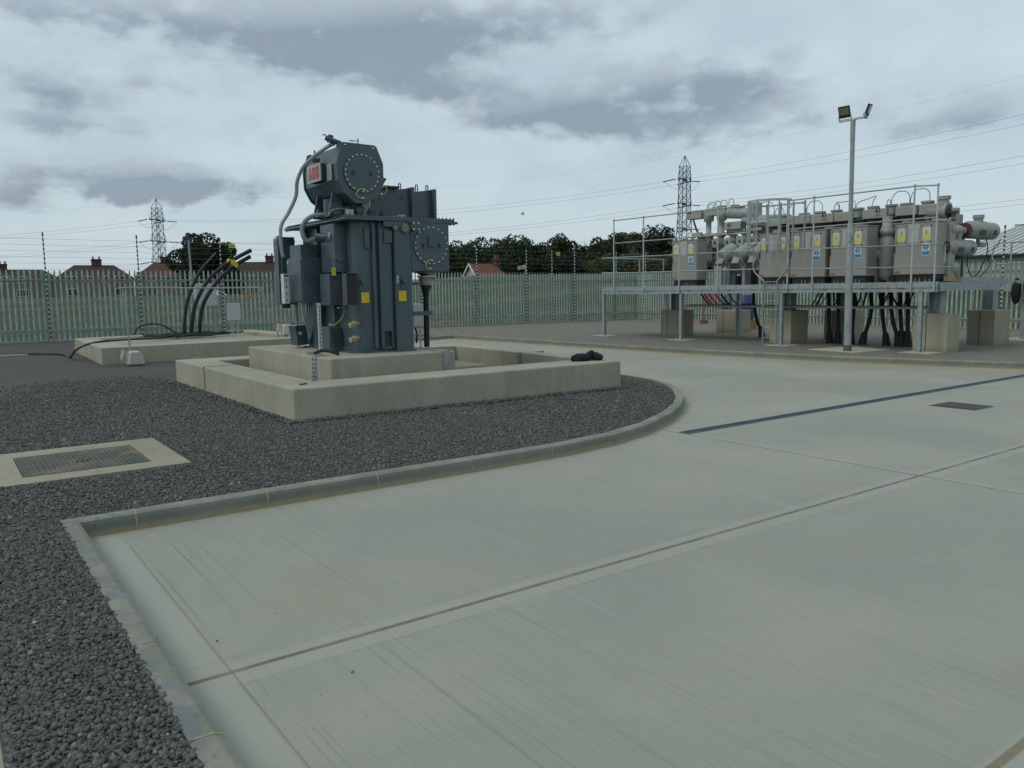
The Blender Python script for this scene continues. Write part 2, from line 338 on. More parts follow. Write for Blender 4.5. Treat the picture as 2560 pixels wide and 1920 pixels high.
# ------------------------------------------------------------------ mesh builder
SPLIT = {'rail': 'rail', 'saddle': 'saddle', 'sign_bracket': 'sign_bracket', 'support_post': 'support_post', 'stand_post': 'post', 'bolts': 'bolt', 'tape_mark': 'tape_mark', 'control_cable': 'control_cable', 'beam_slot': 'beam_slot', 'rungs': 'rung', 'stile': 'stile', 'foot': 'foot', 'chimney_pot': 'chimney_pot', 'bargeboard': 'bargeboard', 'strand': 'strand', 'lifting_eye': 'lifting_eye', 'gauge': 'gauge', 'terminal_cover': 'terminal_cover', 'side_plate': 'side_plate', 'thermometer_pocket': 'thermometer_pocket', 'relief_vent': 'relief_vent', 'support_leg': 'support_leg', 'gas_pipe': 'gas_pipe', 'hanging_cable': 'hanging_cable', 'pilot_cable': 'pilot_cable', 'tail_cable': 'tail_cable', 'notice_sheet': 'notice_sheet', 'channel_edge': 'channel_edge', 'end_beam': 'end_beam', 'stiffener': 'stiffener', 'cable_gland': 'cable_gland', 'handrail': 'handrail', 'support_frame': 'support_frame', 'flange': 'flange', 'label_plate': 'label_plate', 'cable_clamp': 'cable_clamp', 'lamp_bracket': 'lamp_bracket', 'junction_housing': 'housing', 'jack': 'jack', 'grab_rail': 'grab_rail'}
class MB:
    def __init__(s): s.v = []; s.f = []; s.mi = []; s.mats = []; s.cur = None; s.sm = []; s.smooth = False
    def mat(s, m):
        if m not in s.mats: s.mats.append(m)
        s.cur = s.mats.index(m); return s
    def add(s, vs, fs, smooth=False):
        b = len(s.v); s.v += [tuple(v) for v in vs]
        for f in fs: s.f.append(tuple(i + b for i in f)); s.mi.append(s.cur or 0); s.sm.append(smooth)
        return s
    def box(s, x0, x1, y0, y1, z0, z1):
        x0, x1 = min(x0, x1), max(x0, x1); y0, y1 = min(y0, y1), max(y0, y1); z0, z1 = min(z0, z1), max(z0, z1)
        return s.add([(x0, y0, z0), (x1, y0, z0), (x1, y1, z0), (x0, y1, z0), (x0, y0, z1), (x1, y0, z1), (x1, y1, z1), (x0, y1, z1)],
                     [(0, 3, 2, 1), (4, 5, 6, 7), (0, 1, 5, 4), (1, 2, 6, 5), (2, 3, 7, 6), (3, 0, 4, 7)])
    def obox(s, c, ux, uy, uz):                            # oriented box: centre and half-axis vectors
        c, ux, uy, uz = map(Vector, (c, ux, uy, uz)); vs = [c + a * ux + b * uy + d * uz for d in (-1, 1) for b in (-1, 1) for a in (-1, 1)]
        return s.add(vs, [(0, 2, 3, 1), (4, 5, 7, 6), (0, 1, 5, 4), (1, 3, 7, 5), (3, 2, 6, 7), (2, 0, 4, 6)])
    def bar(s, p, q, w, h=None):
        p, q = Vector(p), Vector(q); d = (q - p); L = d.length; d.normalize(); h = h or w
        up = Vector((0, 0, 1)) if abs(d.z) < .95 else Vector((0, 1, 0)); a = d.cross(up).normalized(); b = a.cross(d).normalized()
        return s.obox((p + q) / 2, d * (L / 2), a * (w / 2), b * (h / 2))
    def cyl(s, p, q, r, n=16, r2=None, cap=True):
        p, q = Vector(p), Vector(q); d = (q - p).normalized(); up = Vector((0, 0, 1)) if abs(d.z) < .95 else Vector((0, 1, 0))
        a = d.cross(up).normalized(); b = d.cross(a).normalized(); r2 = r if r2 is None else r2; vs = []
        for c, rr in ((p, r), (q, r2)): vs += [c + (a * math.cos(2 * math.pi * i / n) + b * math.sin(2 * math.pi * i / n)) * rr for i in range(n)]
        s.add(vs, [(i, (i + 1) % n, n + (i + 1) % n, n + i) for i in range(n)], True)
        if cap:
            s.add(vs[:n], [tuple(range(n))[::-1]]); s.add(vs[n:], [tuple(range(n))])
        return s
    def tube(s, pts, r, n=8, steps=6, sub=True):
        P = [Vector(p) for p in pts]
        if sub and len(P) > 2:                              # Catmull-Rom
            Q = []
            for i in range(len(P) - 1):
                p0 = P[max(i - 1, 0)]; p1 = P[i]; p2 = P[i + 1]; p3 = P[min(i + 2, len(P) - 1)]
                for k in range(steps):
                    t = k / steps
                    Q.append(.5 * ((2 * p1) + (-p0 + p2) * t + (2 * p0 - 5 * p1 + 4 * p2 - p3) * t * t + (-p0 + 3 * p1 - 3 * p2 + p3) * t ** 3))
            P = Q + [P[-1]]
        vs = []; a = None
        for i, p in enumerate(P):
            d = (P[min(i + 1, len(P) - 1)] - P[max(i - 1, 0)]).normalized()
            if a is None:
                up = Vector((0, 0, 1)) if abs(d.z) < .9 else Vector((1, 0, 0)); a = d.cross(up).normalized()
            else: a = (a - d * a.dot(d)).normalized()
            b = d.cross(a)
            vs += [p + (a * math.cos(2 * math.pi * j / n) + b * math.sin(2 * math.pi * j / n)) * r for j in range(n)]
        fs = [(i * n + j, i * n + (j + 1) % n, (i + 1) * n + (j + 1) % n, (i + 1) * n + j) for i in range(len(P) - 1) for j in range(n)]
        s.add(vs, fs, True); s.add(vs[:n], [tuple(range(n))[::-1]]); s.add(vs[-n:], [tuple(range(n))]); return s
    def prism(s, poly, fn, a, b):                           # polygon in 2D, fn(u,v,w)->xyz, extruded w=a..b
        n = len(poly); vs = [fn(u, v, a) for u, v in poly] + [fn(u, v, b) for u, v in poly]
        return s.add(vs, [tuple(range(n))[::-1], tuple(range(n, 2 * n))] + [(i, (i + 1) % n, n + (i + 1) % n, n + i) for i in range(n)])
    def lathe(s, c, axis, prof, n=20):                      # prof: (distance along axis, radius)
        c, d = Vector(c), Vector(axis).normalized(); up = Vector((0, 0, 1)) if abs(d.z) < .95 else Vector((0, 1, 0))
        a = d.cross(up).normalized(); b = d.cross(a); vs = []
        for h, r in prof: vs += [c + d * h + (a * math.cos(2 * math.pi * i / n) + b * math.sin(2 * math.pi * i / n)) * max(r, .0005) for i in range(n)]
        s.add(vs, [(k * n + i, k * n + (i + 1) % n, (k + 1) * n + (i + 1) % n, (k + 1) * n + i) for k in range(len(prof) - 1) for i in range(n)], True)
        s.add(vs[:n], [tuple(range(n))[::-1]]); s.add(vs[-n:], [tuple(range(n))]); return s
    def pieces(s):                                          # separate solids, found through shared corner positions
        par = list(range(len(s.v)))
        def fd(a):
            while par[a] != a: par[a] = par[par[a]]; a = par[a]
            return a
        key = {}
        for i, v in enumerate(s.v):
            k = tuple(round(c, 4) for c in v)
            if k in key: par[fd(i)] = fd(key[k])
            else: key[k] = i
        for f in s.f:
            for a in f[1:]: par[fd(a)] = fd(f[0])
        out = {}
        for k, f in enumerate(s.f): out.setdefault(fd(f[0]), []).append(k)
        for ks in out.values():
            b = MB(); b.mats = s.mats; ids = {}
            for k in ks:
                b.f.append(tuple(ids.setdefault(i, len(ids)) for i in s.f[k])); b.mi.append(s.mi[k]); b.sm.append(s.sm[k])
            b.v = [s.v[i] for i in ids]; yield b
    def build(s, name, m=None, parent=None, bevel=0.0, seg=2):
        if name in SPLIT and parent is not None and not getattr(s, 'whole', False):
            o = None
            for b in list(s.pieces()): b.whole = True; o = b.build(SPLIT[name], m, parent, bevel, seg)
            return o
        me = bpy.data.meshes.new(name); me.from_pydata(s.v, [], s.f)
        for k in (s.mats or [m]): me.materials.append(MAT[k])
        me.polygons.foreach_set('material_index', s.mi); me.polygons.foreach_set('use_smooth', s.sm)
        bm = bmesh.new(); bm.from_mesh(me); bmesh.ops.recalc_face_normals(bm, faces=bm.faces); bm.to_mesh(me); bm.free()
        o = bpy.data.objects.new(name, me); COL.objects.link(o)
        if bevel:
            bv = o.modifiers.new('bevel', 'BEVEL'); bv.width = bevel; bv.segments = seg; bv.limit_method = 'ANGLE'; bv.angle_limit = math.radians(40)
        if parent is not None:
            o.parent = parent; o.matrix_parent_inverse = parent.matrix_basis.inverted()
        return o
def M1(m): return MB().mat(m)
def tag(o, label=None, cat=None, group=None, kind=None):
    for k, v in (('label', label), ('category', cat), ('group', group), ('kind', kind)):
        if v: o[k] = v
    return o
def thing(name, label, cat, loc, group=None):
    o = bpy.data.objects.new(name, None); COL.objects.link(o); o.location = loc; o.empty_display_size = .3
    return tag(o, label, cat, group)
def dup(root, dloc, label=None, group=None):
    r = root.copy(); COL.objects.link(r); r.location = Vector(root.location) + Vector(dloc)
    if label: r['label'] = label
    if group: r['group'] = group
    for ch in list(root.children):
        c = ch.copy(); COL.objects.link(c); c.parent = r
        for g2 in list(ch.children):
            d = g2.copy(); COL.objects.link(d); d.parent = c
    return r
def text_mesh(body, size, bold, mtx, mat, name, parent):
    cu = bpy.data.curves.new('t', 'FONT'); cu.body = body; cu.size = size; cu.offset = bold; cu.align_x = 'CENTER'; cu.align_y = 'CENTER'; cu.extrude = .0008
    to = bpy.data.objects.new('t', cu); COL.objects.link(to); dg = bpy.context.evaluated_depsgraph_get(); dg.update()
    me = bpy.data.meshes.new_from_object(to.evaluated_get(dg)); bpy.data.objects.remove(to)
    me.transform(mtx); me.materials.clear(); me.materials.append(MAT[mat]); me.name = name
    o = bpy.data.objects.new(name, me); COL.objects.link(o); o.parent = parent; o.matrix_parent_inverse = parent.matrix_basis.inverted(); return o
def frame(origin, right, up):                              # text plane matrix
    r, u = Vector(right).normalized(), Vector(up).normalized(); n = r.cross(u)
    return Matrix(((r.x, u.x, n.x, origin[0]), (r.y, u.y, n.y, origin[1]), (r.z, u.z, n.z, origin[2]), (0, 0, 0, 1)))
GZ = lambda x, y=0: .115 - .0055 * x                       # level of the gravel yard

# ------------------------------------------------------------------ ground
def smooth(a, b, v): t = np.clip((v - a) / (b - a), 0, 1); return t * t * (3 - 2 * t)
def terrain():
    xs = np.unique(np.concatenate([np.linspace(-900, -60, 14), np.linspace(-60, 180, 97), np.linspace(180, 1500, 20)]))
    ys = np.unique(np.concatenate([np.linspace(-900, -40, 14), np.linspace(-40, 220, 105), np.linspace(220, 1500, 20)]))
    X, Y = np.meshgrid(xs, ys); D = np.hypot(X, Y); A = np.degrees(np.arctan2(X, Y))
    rise = 1.9 + 1.75 * smooth(20, 34, A) - 1.0 * smooth(60, 75, A)
    out = np.maximum(smooth(31, 36, Y), smooth(30.5, 36, X)); front = (A > -60) & (A < 95)
    Z = -.35 + rise * smooth(32, 92, D) * out * front
    Z = Z - 3.0 * smooth(100, 150, D) * smooth(22, 34, A) * front * .5 - 6 * smooth(250, 420, D)
    nx, ny = len(xs), len(ys)
    me = bpy.data.meshes.new('ground'); V = np.stack([X, Y, Z], -1).reshape(-1, 3)
    F = [(j * nx + i, j * nx + i + 1, (j + 1) * nx + i + 1, (j + 1) * nx + i) for j in range(ny - 1) for i in range(nx - 1)]
    me.from_pydata(V.tolist(), [], F); me.materials.append(MAT['field_grass']); me.polygons.foreach_set('use_smooth', [True] * len(F))
    o = bpy.data.objects.new('ground', me); COL.objects.link(o); o['kind'] = 'structure'
terrain()
def sheet(name, poly, zf, m):
    bm = bmesh.new(); vs = [bm.verts.new((x, y, zf(x, y))) for x, y in poly]; f = bm.faces.new(vs)
    bmesh.ops.triangulate(bm, faces=[f]); 
    for f in bm.faces:
        if f.normal.z < 0: f.normal_flip()
    me = bpy.data.meshes.new(name); bm.to_mesh(me); bm.free(); me.materials.append(MAT[m])
    o = bpy.data.objects.new(name, me); COL.objects.link(o); o['kind'] = 'structure'; return o
near_arc = [(4.3, 5.98), (4.9, 5.995), (5.6, 6.09), (6.28, 6.30), (7.0, 6.66), (7.6, 7.04), (8.2, 7.53), (8.75, 8.10), (9.15, 8.65), (9.42, 9.2), (9.55, 9.8), (9.6, 10.6), (9.6, 14), (9.6, 22.3)]
far_k = [(9.6, 22.9), (11.5, 22.95), (13.3, 23.05), (14.0, 23.3), (14.36, 23.2), (14.45, 22.5), (14.55, 19.5), (14.66, 17), (14.85, 14), (15.1, 11.8), (15.45, 9.6), (15.95, 7.9), (16.5, 6.4), (17.3, 4.6), (18.4, 2.5), (20.5, -1.0), (24, -6)]
sheet('road', [(.55, -6), (24.2, -6)] + far_k[::-1][1:] + [(9.4, 22.95), (9.4, 12)] + [(x - .1, y + .1) for x, y in near_arc[::-1][2:]] + [(.55, 6.1)], lambda x, y: 0.0, 'road_concrete')
gl = [(-14, -6), (.60, -6), (.60, 5.99)] + [(x, y + .01) for x, y in near_arc] + [(9.6, 23.0), (13.3, 23.12), (14.0, 23.38), (14.38, 31.3), (-14, 31.3)]
sheet('gravel', gl, lambda x, y: GZ(x), 'gravel_dark')
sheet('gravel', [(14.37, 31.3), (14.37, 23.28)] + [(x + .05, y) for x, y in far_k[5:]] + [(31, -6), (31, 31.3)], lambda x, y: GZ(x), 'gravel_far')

def kerb(path, name, label, width=.115, side=1, top=.12, step=.915):
    P = [Vector((x, y, 0)) for x, y in path]; Q = []; 
    for i in range(len(P) - 1):
        n = max(1, int((P[i + 1] - P[i]).length / .3)); Q += [P[i].lerp(P[i + 1], k / n) for k in range(n)]
    Q.append(P[-1]); rows = []; nr = []
    for i, p in enumerate(Q):
        d = (Q[min(i + 1, len(Q) - 1)] - Q[max(i - 1, 0)]).normalized(); nrm = Vector((d.y, -d.x, 0)) * side; nr.append(nrm)
        prof = [(0, -.08), (0, top), (width * .72, top), (width * .93, top - .012), (width, top - .035), (width + .012, -.04)]
        rows.append([p + nrm * u + Vector((0, 0, z)) for u, z in prof])
    b = M1('kerb_concrete'); k = 6; vs = [v for r in rows for v in r]
    b.add(vs, [(i * k + j, i * k + j + 1, (i + 1) * k + j + 1, (i + 1) * k + j) for i in range(len(rows) - 1) for j in range(k - 1)])
    b.add(rows[0], [tuple(range(k))]); b.add(rows[-1], [tuple(range(k))])
    root = b.build(name, 'kerb_concrete'); tag(root, label, 'kerb')
    j = M1('mortar'); acc_ = 0; nxt = .45
    for i in range(len(Q) - 1):
        L = (Q[i + 1] - Q[i]).length
        while acc_ + L > nxt:
            t = (nxt - acc_) / L; p = Q[i].lerp(Q[i + 1], t); d = (Q[i + 1] - Q[i]).normalized() * .006; n_ = nr[i]
            prof = [(-.001, top + .0015), (width * .72, top + .0015), (width * .93 + .001, top - .011), (width + .002, top - .035), (width + .013, .0)]
            a = [p - d + n_ * u + Vector((0, 0, z)) for u, z in prof]; c = [p + d + n_ * u + Vector((0, 0, z)) for u, z in prof]
            j.add(a + c, [(q, q + 1, 5 + q + 1, 5 + q) for q in range(4)]); nxt += step
        acc_ += L
    j.build('mortar_joint', 'mortar', root); return root
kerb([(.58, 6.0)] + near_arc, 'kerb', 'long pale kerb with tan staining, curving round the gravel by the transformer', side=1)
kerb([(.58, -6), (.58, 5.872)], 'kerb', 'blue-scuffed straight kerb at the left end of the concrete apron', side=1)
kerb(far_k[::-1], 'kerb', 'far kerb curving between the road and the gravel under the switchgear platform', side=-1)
o = M1('white_paint').mat('concrete_pad').box(-.35, .10, -1.0, 4.0, -.1, .115).build('concrete_edging', None, None, .03); tag(o, 'pale blurred concrete edging at the bottom left corner', 'edging')

# ------------------------------------------------------------------ loose stones
def scatter(name, n, region, size, seed, high=True):
    rng = np.random.default_rng(seed); pts = region(rng, n); n = len(pts)
    bm = bmesh.new()
    if high: bmesh.ops.create_icosphere(bm, subdivisions=1, radius=1)
    else:
        bmesh.ops.create_icosphere(bm, subdivisions=1, radius=1)
    bv = np.array([v.co[:] for v in bm.verts]); bf = np.array([[v.index for v in f.verts] for f in bm.faces]); bm.free()
    sc = size * (.5 + 1.0 * rng.random((n, 1, 1)) ** 1.8) * rng.uniform(.55, 1.15, (n, 1, 3)) * .5
    vv = bv[None] * (1 + rng.uniform(-.22, .22, (n, len(bv), 1))) * sc
    q = rng.normal(size=(n, 4)); q /= np.linalg.norm(q, axis=1, keepdims=True); w, x, y, z = q.T
    Rm = np.stack([1 - 2 * (y * y + z * z), 2 * (x * y - z * w), 2 * (x * z + y * w), 2 * (x * y + z * w), 1 - 2 * (x * x + z * z), 2 * (y * z - x * w), 2 * (x * z - y * w), 2 * (y * z + x * w), 1 - 2 * (x * x + y * y)], 1).reshape(n, 3, 3)
    vv = np.einsum('nij,nvj->nvi', Rm, vv) + pts[:, None, :]
    V = vv.reshape(-1, 3); F = (bf[None] + (np.arange(n) * len(bv))[:, None, None]).reshape(-1, 3)
    me = bpy.data.meshes.new(name); me.vertices.add(len(V)); me.vertices.foreach_set('co', V.ravel().astype(np.float32))
    me.loops.add(F.size); me.loops.foreach_set('vertex_index', F.ravel().astype(np.int32)); me.polygons.add(len(F))
    me.polygons.foreach_set('loop_start', np.arange(0, F.size, 3, dtype=np.int32)); me.polygons.foreach_set('loop_total', np.full(len(F), 3, dtype=np.int32))
    me.update(); me.validate(); me.materials.append(MAT['stone_chips'])
    o = bpy.data.objects.new(name, me); COL.objects.link(o); o['kind'] = 'stuff'; return o
def in_bund(P, x0, x1, y0, y1): return (P[:, 0] > x0) & (P[:, 0] < x1) & (P[:, 1] > y0) & (P[:, 1] < y1)
def reg(x0, x1, y0, y1, cond=None, lift=.0, jit=.010):
    def f(rng, n):
        P = np.stack([rng.uniform(x0, x1, n), rng.uniform(y0, y1, n)], 1)
        keep = ~in_bund(P, .22 - .03, 1.78, 7.34, 8.93) & ~in_bund(P, 3.33, 9, 8.99, 14.6)
        if cond: keep &= cond(P)
        P = P[keep]; return np.concatenate([P, (GZ(P[:, 0]) + lift + rng.uniform(-jit * .6, jit, len(P)))[:, None]], 1)
    return f
scatter('gravel_stones', 19000, reg(.09, .585, 1.6, 6.0), .0215, 1)
kx = np.array([p[0] for p in near_arc]); ky = np.array([p[1] for p in near_arc])
ins = lambda P: P[:, 1] > np.interp(P[:, 0], kx[:10], ky[:10]) + .01
scatter('gravel_stones', 72000, reg(-.5, 5.6, 6.0, 9.0, lambda P: ins(P) & (P[:, 1] > 5.99) & (P[:, 0] < .75 * P[:, 1] + .3) & ((P[:, 0] > .05 * P[:, 1] - .6))), .0235, 2, False)
scatter('gravel_stones', 22000, reg(5.2, 9.5, 6.0, 10.6, lambda P: ins(P) & (P[:, 0] < 9.5)), .03, 3, False)
fade = lambda P: (np.sin(P[:, 0] * 91.7 + P[:, 1] * 57.3) * .5 + .5) > smooth(9.5, 16.5, P[:, 1] + .6 * np.sin(P[:, 0] * 2.1))
scatter('gravel_stones', 52000, reg(.3, 3.33, 9.0, 16.5, fade), .03, 4, False)
# banked-up chips along the foot of the bund and pit
scatter('gravel_stones', 3500, reg(3.2, 8.6, 8.86, 9.0, None, .012, .02), .03, 5, False)
scatter('gravel_stones', 2200, reg(3.20, 3.34, 9.0, 14.5, None, .012, .02), .03, 6, False)
srg = lambda rng, n: (lambda P: np.concatenate([P, np.where((P[:, 0] < .70) | (P[:, 1] > 5.9), .125, .004)[:, None]], 1))(np.stack([.6 + rng.random(n) ** 2 * .9, rng.uniform(1.8, 5.85, n)], 1))
scatter('gravel_stones', 9, srg, .012, 7)
for (x, y, s, lab) in ((.36, 4.55, .03, 'larger brown stone lying on the dark gravel left of the kerb'), (.10, 4.55, .022, 'dull reddish stone at the left edge of the gravel'), (.16, 5.62, .03, 'dark brown clod near the kerb corner'), (.27, 4.15, .014, 'small pale pebble on the dark gravel')):
    b = M1('stone_brown' if 'pale' not in lab else 'sandbag'); b.lathe((x, y, GZ(x) - s * .2), (.1, .2, 1), [(0, s * .5), (s * .3, s * 1.0), (s * .7, s * .85), (s * 1.05, s * .3)], 8)
    tag(b.build('stone', None), lab, 'stone')

# ------------------------------------------------------------------ pit with ribbed cover
pit = thing('inspection_pit', 'ribbed rusty cover set in a pale concrete surround in the gravel', 'manhole', (1, 8.1, .1))
b = M1('concrete_pad'); z = .122
for r in ((-.35, .5, 7.36, 8.92), (1.5, 1.77, 7.36, 8.92), (.5, 1.5, 7.36, 7.62), (.5, 1.5, 8.63, 8.92)): b.box(*r, -.05, z)
b.box(.5, 1.5, 7.62, 8.63, -.05, .09)
b.build('surround', None, pit)
c = M1('cover_iron').box(.508, 1.492, 7.628, 8.622, .091, .118)
for i in range(24): c.box(.53 + i * .0395, .548 + i * .0395, 7.65, 8.60, .117, .1235)
c.build('cover', None, pit)
M1('cover_iron').lathe((1.0, 8.12, .1225), (0, 0, 1), [(0, .07), (.004, .07), (.0045, .04), (.001, .035)], 20).build('lifting_key', None, pit)

# ------------------------------------------------------------------ bunds
def ring(name, outer, inner, z0, z1, m, bev=.02):
    b = M1(m); n = len(outer)
    vs = [(x, y, z0) for x, y in outer] + [(x, y, z1) for x, y in outer] + [(x, y, z1) for x, y in inner] + [(x, y, z0) for x, y in inner]
    fs = []
    for i in range(n):
        j = (i + 1) % n
        fs += [(i, j, n + j, n + i), (n + i, n + j, 2 * n + j, 2 * n + i), (2 * n + i, 2 * n + j, 3 * n + j, 3 * n + i)]
    b.add(vs, fs); return b.build(name, m, None, bev)
bund = ring('concrete_bund', [(3.336, 8.995), (8.56, 8.995), (9.0, 14.55), (3.336, 14.55)], [(3.86, 9.66), (8.33, 9.66), (8.62, 13.9), (3.86, 13.9)], -.1, .495, 'concrete_wall')
tag(bund, 'low concrete bund wall round the transformer plinth', 'low wall')
b = M1('strip_seal').box(3.330, 3.862, 12.75, 12.775, -.05, .499); b.build('movement_joint', None, bund)
b = M1('strip_steel').box(8.40, 8.98, 11.45, 11.52, .0, .4985); b.build('movement_joint', None, bund)
o = M1('black_rubber').obox((3.62, 9.36, .502), (.035, .01, 0), (-.003, .008, 0), (0, 0, .008)).obox((3.57, 9.35, .502), (.012, -.012, 0), (.006, .006, 0), (0, 0, .007)).build('metal_clip', None); tag(o, 'small dark clip lying on the near corner of the bund top', 'clip')
pl = thing('transformer_plinth', 'tall concrete plinth carrying the grey transformer', 'plinth', (5.3, 11.9, 0))
M1('concrete_wall').box(4.30, 6.27, 10.13, 13.6, -.1, .72).build('upper_block', None, pl, .02)
M1('concrete_wall').box(6.275, 7.35, 10.9, 13.2, -.1, .40).build('lower_block', None, pl, .02)
M1('mortar').box(4.297, 6.273, 10.1275, 10.14, .42, .428).build('pour_line', None, pl)
# left (cable) bund
lb = ring('concrete_bund', [(2.95, 19.5), (8.45, 19.9), (8.3, 25.7), (3.1, 24.7)], [(3.55, 20.15), (7.85, 20.5), (7.75, 25.2), (3.6, 24.2)], -.1, .475, 'concrete_wall')
tag(lb, 'long concrete cable bund behind the temporary barrier near the fence', 'low wall')
M1('concrete_pad').add([(3.5, 20.1, .38), (7.9, 20.4, .38), (7.8, 25.3, .38), (3.55, 24.3, .38)], [(0, 1, 2, 3)]).build('infill', None, lb)
b = M1('strip_seal').add([(2.99, 22.0, .48), (3.6, 22.02, .48), (3.6, 22.06, .48), (2.99, 22.04, .48), (2.985, 22.0, -.05), (2.985, 22.04, -.05)], [(0, 1, 2, 3), (0, 3, 5, 4)]); b.build('movement_joint', None, lb)
o = M1('concrete_pad').box(-1.5, 1.95, 24.15, 24.75, 0, .135).build('concrete_slab', None, None, .01); tag(o, 'thin pale slab lying in the gravel at the left edge', 'slab')
o = M1('wood').obox((4.9, 19.1, .14), (.14, .03, 0), (-.02, .06, 0), (0, 0, .03)).build('brick', None, None, .006); tag(o, 'orange-brown brick on the gravel beside the cable bund', 'brick')

# ------------------------------------------------------------------ drain channel and gully
dc = thing('drainage_channel', 'long narrow blue-grey slotted drainage channel across the concrete apron', 'drain', (10.8, 5.98, 0))
b = M1('channel_blue'); b.box(6.64, 15.6, 5.90, 5.925, -.02, .006); b.box(6.64, 15.6, 6.025, 6.05, -.02, .006); b.build('channel_edge', None, dc)
b = M1('gis_dark').box(6.64, 15.6, 5.926, 6.024, -.03, .0); b.mat('channel_blue')
for i in range(298): b.box(6.65 + i * .03, 6.662 + i * .03, 5.926, 6.024, -.004, .0045)
b.build('channel_grating', None, dc)
gu = thing('gully_grate', 'dark square iron gully cover set flush in the concrete road', 'drain cover', (10.85, 4.98, 0))
b = M1('plate_grey'); b.box(10.60, 11.13, 4.69, 5.28, -.05, .005); b.build('frame', None, gu)
b = M1('gis_dark'); b.box(10.63, 11.10, 4.72, 5.25, .004, .009); b.mat('plate_grey')
for i in range(9): b.box(10.64 + i * .052, 10.66 + i * .052, 4.73, 5.24, .008, .014)
b.build('grating', None, gu)
# ------------------------------------------------------------------ transformer
simple('gauge_face', (.20, .185, .13), .4, .2, .3, 25)
T = thing('power_transformer', 'dark blue-grey power transformer with conservator drum standing on the concrete plinth', 'transformer', (5.5, 11.9, .72))
P_ = 'transformer_paint'
b = M1(P_)
# tank body with rounded front-left corner
arc = [(4.98 + .14 - .14 * math.cos(a), 10.73 + .14 - .14 * math.sin(a)) for a in [math.radians(k) for k in (0, 22, 45, 67, 90)]]
poly = [(4.98, 12.6)] + arc + [(5.56, 10.73), (5.56, 10.60), (5.83, 10.60), (5.83, 12.6)]
b.prism(poly, lambda u, v, w: (u, v, w), .735, 2.62)
b.build('tank', None, T, .006)
b = M1(P_)                                                       # stiffeners
for x0, x1, d, z0, z1 in ((5.24, 5.29, .055, .78, 2.60), (5.34, 5.545, .07, 1.02, 2.60), (5.34, 5.39, .07, .76, 1.03), (5.51, 5.545, .07, .76, 1.03), (5.39, 5.51, .07, .76, .80)):
    b.box(x0, x1, 10.73 - d, 10.735, z0, z1)
for y in (11.35, 11.9, 12.4): b.box(4.90, 4.985, y, y + .07, .8, 2.6)
b.build('stiffener', None, T, .01)
b = M1('gis_dark').box(5.39, 5.51, 10.722, 10.728, .80, 1.02); b.build('pocket', None, T)
b = M1(P_); 
pb = [(4.93, 12.7), (4.93, 10.86), (5.02, 10.68), (5.53, 10.66), (5.57, 10.57), (5.86, 10.57), (5.86, 12.7)]
b.prism(pb, lambda u, v, w: (u, v, w), .722, .745); b.build('base_plate', None, T)
b = M1(P_); b.box(4.82, 6.60, 10.62, 12.9, 2.655, 2.692); b.prism([(4.78, 10.60), (6.64, 10.60), (6.70, 10.66), (6.70, 12.95), (4.78, 12.95)], lambda u, v, w: (u, v, w), 2.625, 2.655)
b.build('lid', None, T, .004)
b = M1('gis_dark')
for i in range(28): x = 4.83 + i * .066; b.cyl((x, 10.645, 2.60), (x, 10.645, 2.712), .011, 6)
for i in range(33): y = 10.7 + i * .069; b.cyl((4.80, y, 2.60), (4.80, y, 2.675), .011, 6)
tag(b.build('lid_bolts', None, T), kind='stuff')
b = M1(P_)                                                       # HV cable box on the right
b.box(5.835, 6.49, 10.60, 11.5, 1.905, 2.622); b.build('cable_box', None, T, .006)
def cover_disc(c, r, nb, rb, parent, name='access_cover', th=.018):
    x, y, z = c; b = M1(P_); b.cyl((x, y, z), (x, y - th, z), r, 40); 
    for sx in (-1, 1):
        b.box(x + sx * r * .48 - .014, x + sx * r * .48 - .008, y - th - .02, y - th, z - .035, z + .035); b.box(x + sx * r * .48 + .008, x + sx * r * .48 + .014, y - th - .02, y - th, z - .035, z + .035)
    o = b.build(name, None, parent)
    q = M1('bolt_zinc')
    for i in range(nb):
        a = 2 * math.pi * (i + .5) / nb; q.cyl((x + rb * math.cos(a), y - th, z + rb * math.sin(a)), (x + rb * math.cos(a), y - th - .014, z + rb * math.sin(a)), .0115, 8)
    q.build('bolts', None, o); return o
cd = cover_disc((6.165, 10.60, 2.285), .292, 20, .272, T)
M1(P_).box(6.11, 6.21, 10.545, 10.582, 2.27, 2.42).build('inspection_plate', None, cd, .006)
def loop(p, q, dx_, par, r=.008):
    p, q = Vector(p), Vector(q); m = (p + q) / 2; b = M1('earth_wire'); b.tube([p, p + Vector((dx_ * .6, -.02, 0)), m + Vector((dx_, -.03, 0)), q + Vector((dx_ * .6, -.02, 0)), q], r, 8)
    b.mat('bolt_zinc'); b.cyl(p + Vector((0, .01, 0)), p + Vector((0, -.015, 0)), .014, 8); b.cyl(q + Vector((0, .01, 0)), q + Vector((0, -.015, 0)), .014, 8); b.build('earth_strap', None, par)
loop((6.16, 10.57, 2.065), (6.14, 10.59, 1.945), -.10, T)
b = M1('gauge_face').cyl((5.73, 10.60, 2.525), (5.73, 10.55, 2.525), .066, 20); b.cyl((5.565, 10.62, 2.53), (5.565, 10.56, 2.53), .034, 16); b.build('gauge', None, T)
b = M1(P_).cyl((5.865, 10.53, 2.555), (5.865, 10.49, 2.555), .075, 20); b.mat('bolt_zinc')
for sx in (-1, 1):
    for sz in (-1, 1): b.cyl((5.865 + sx * .04, 10.49, 2.555 + sz * .045), (5.865 + sx * .04, 10.478, 2.555 + sz * .045), .013, 8)
b.build('blanking_flange', None, T)
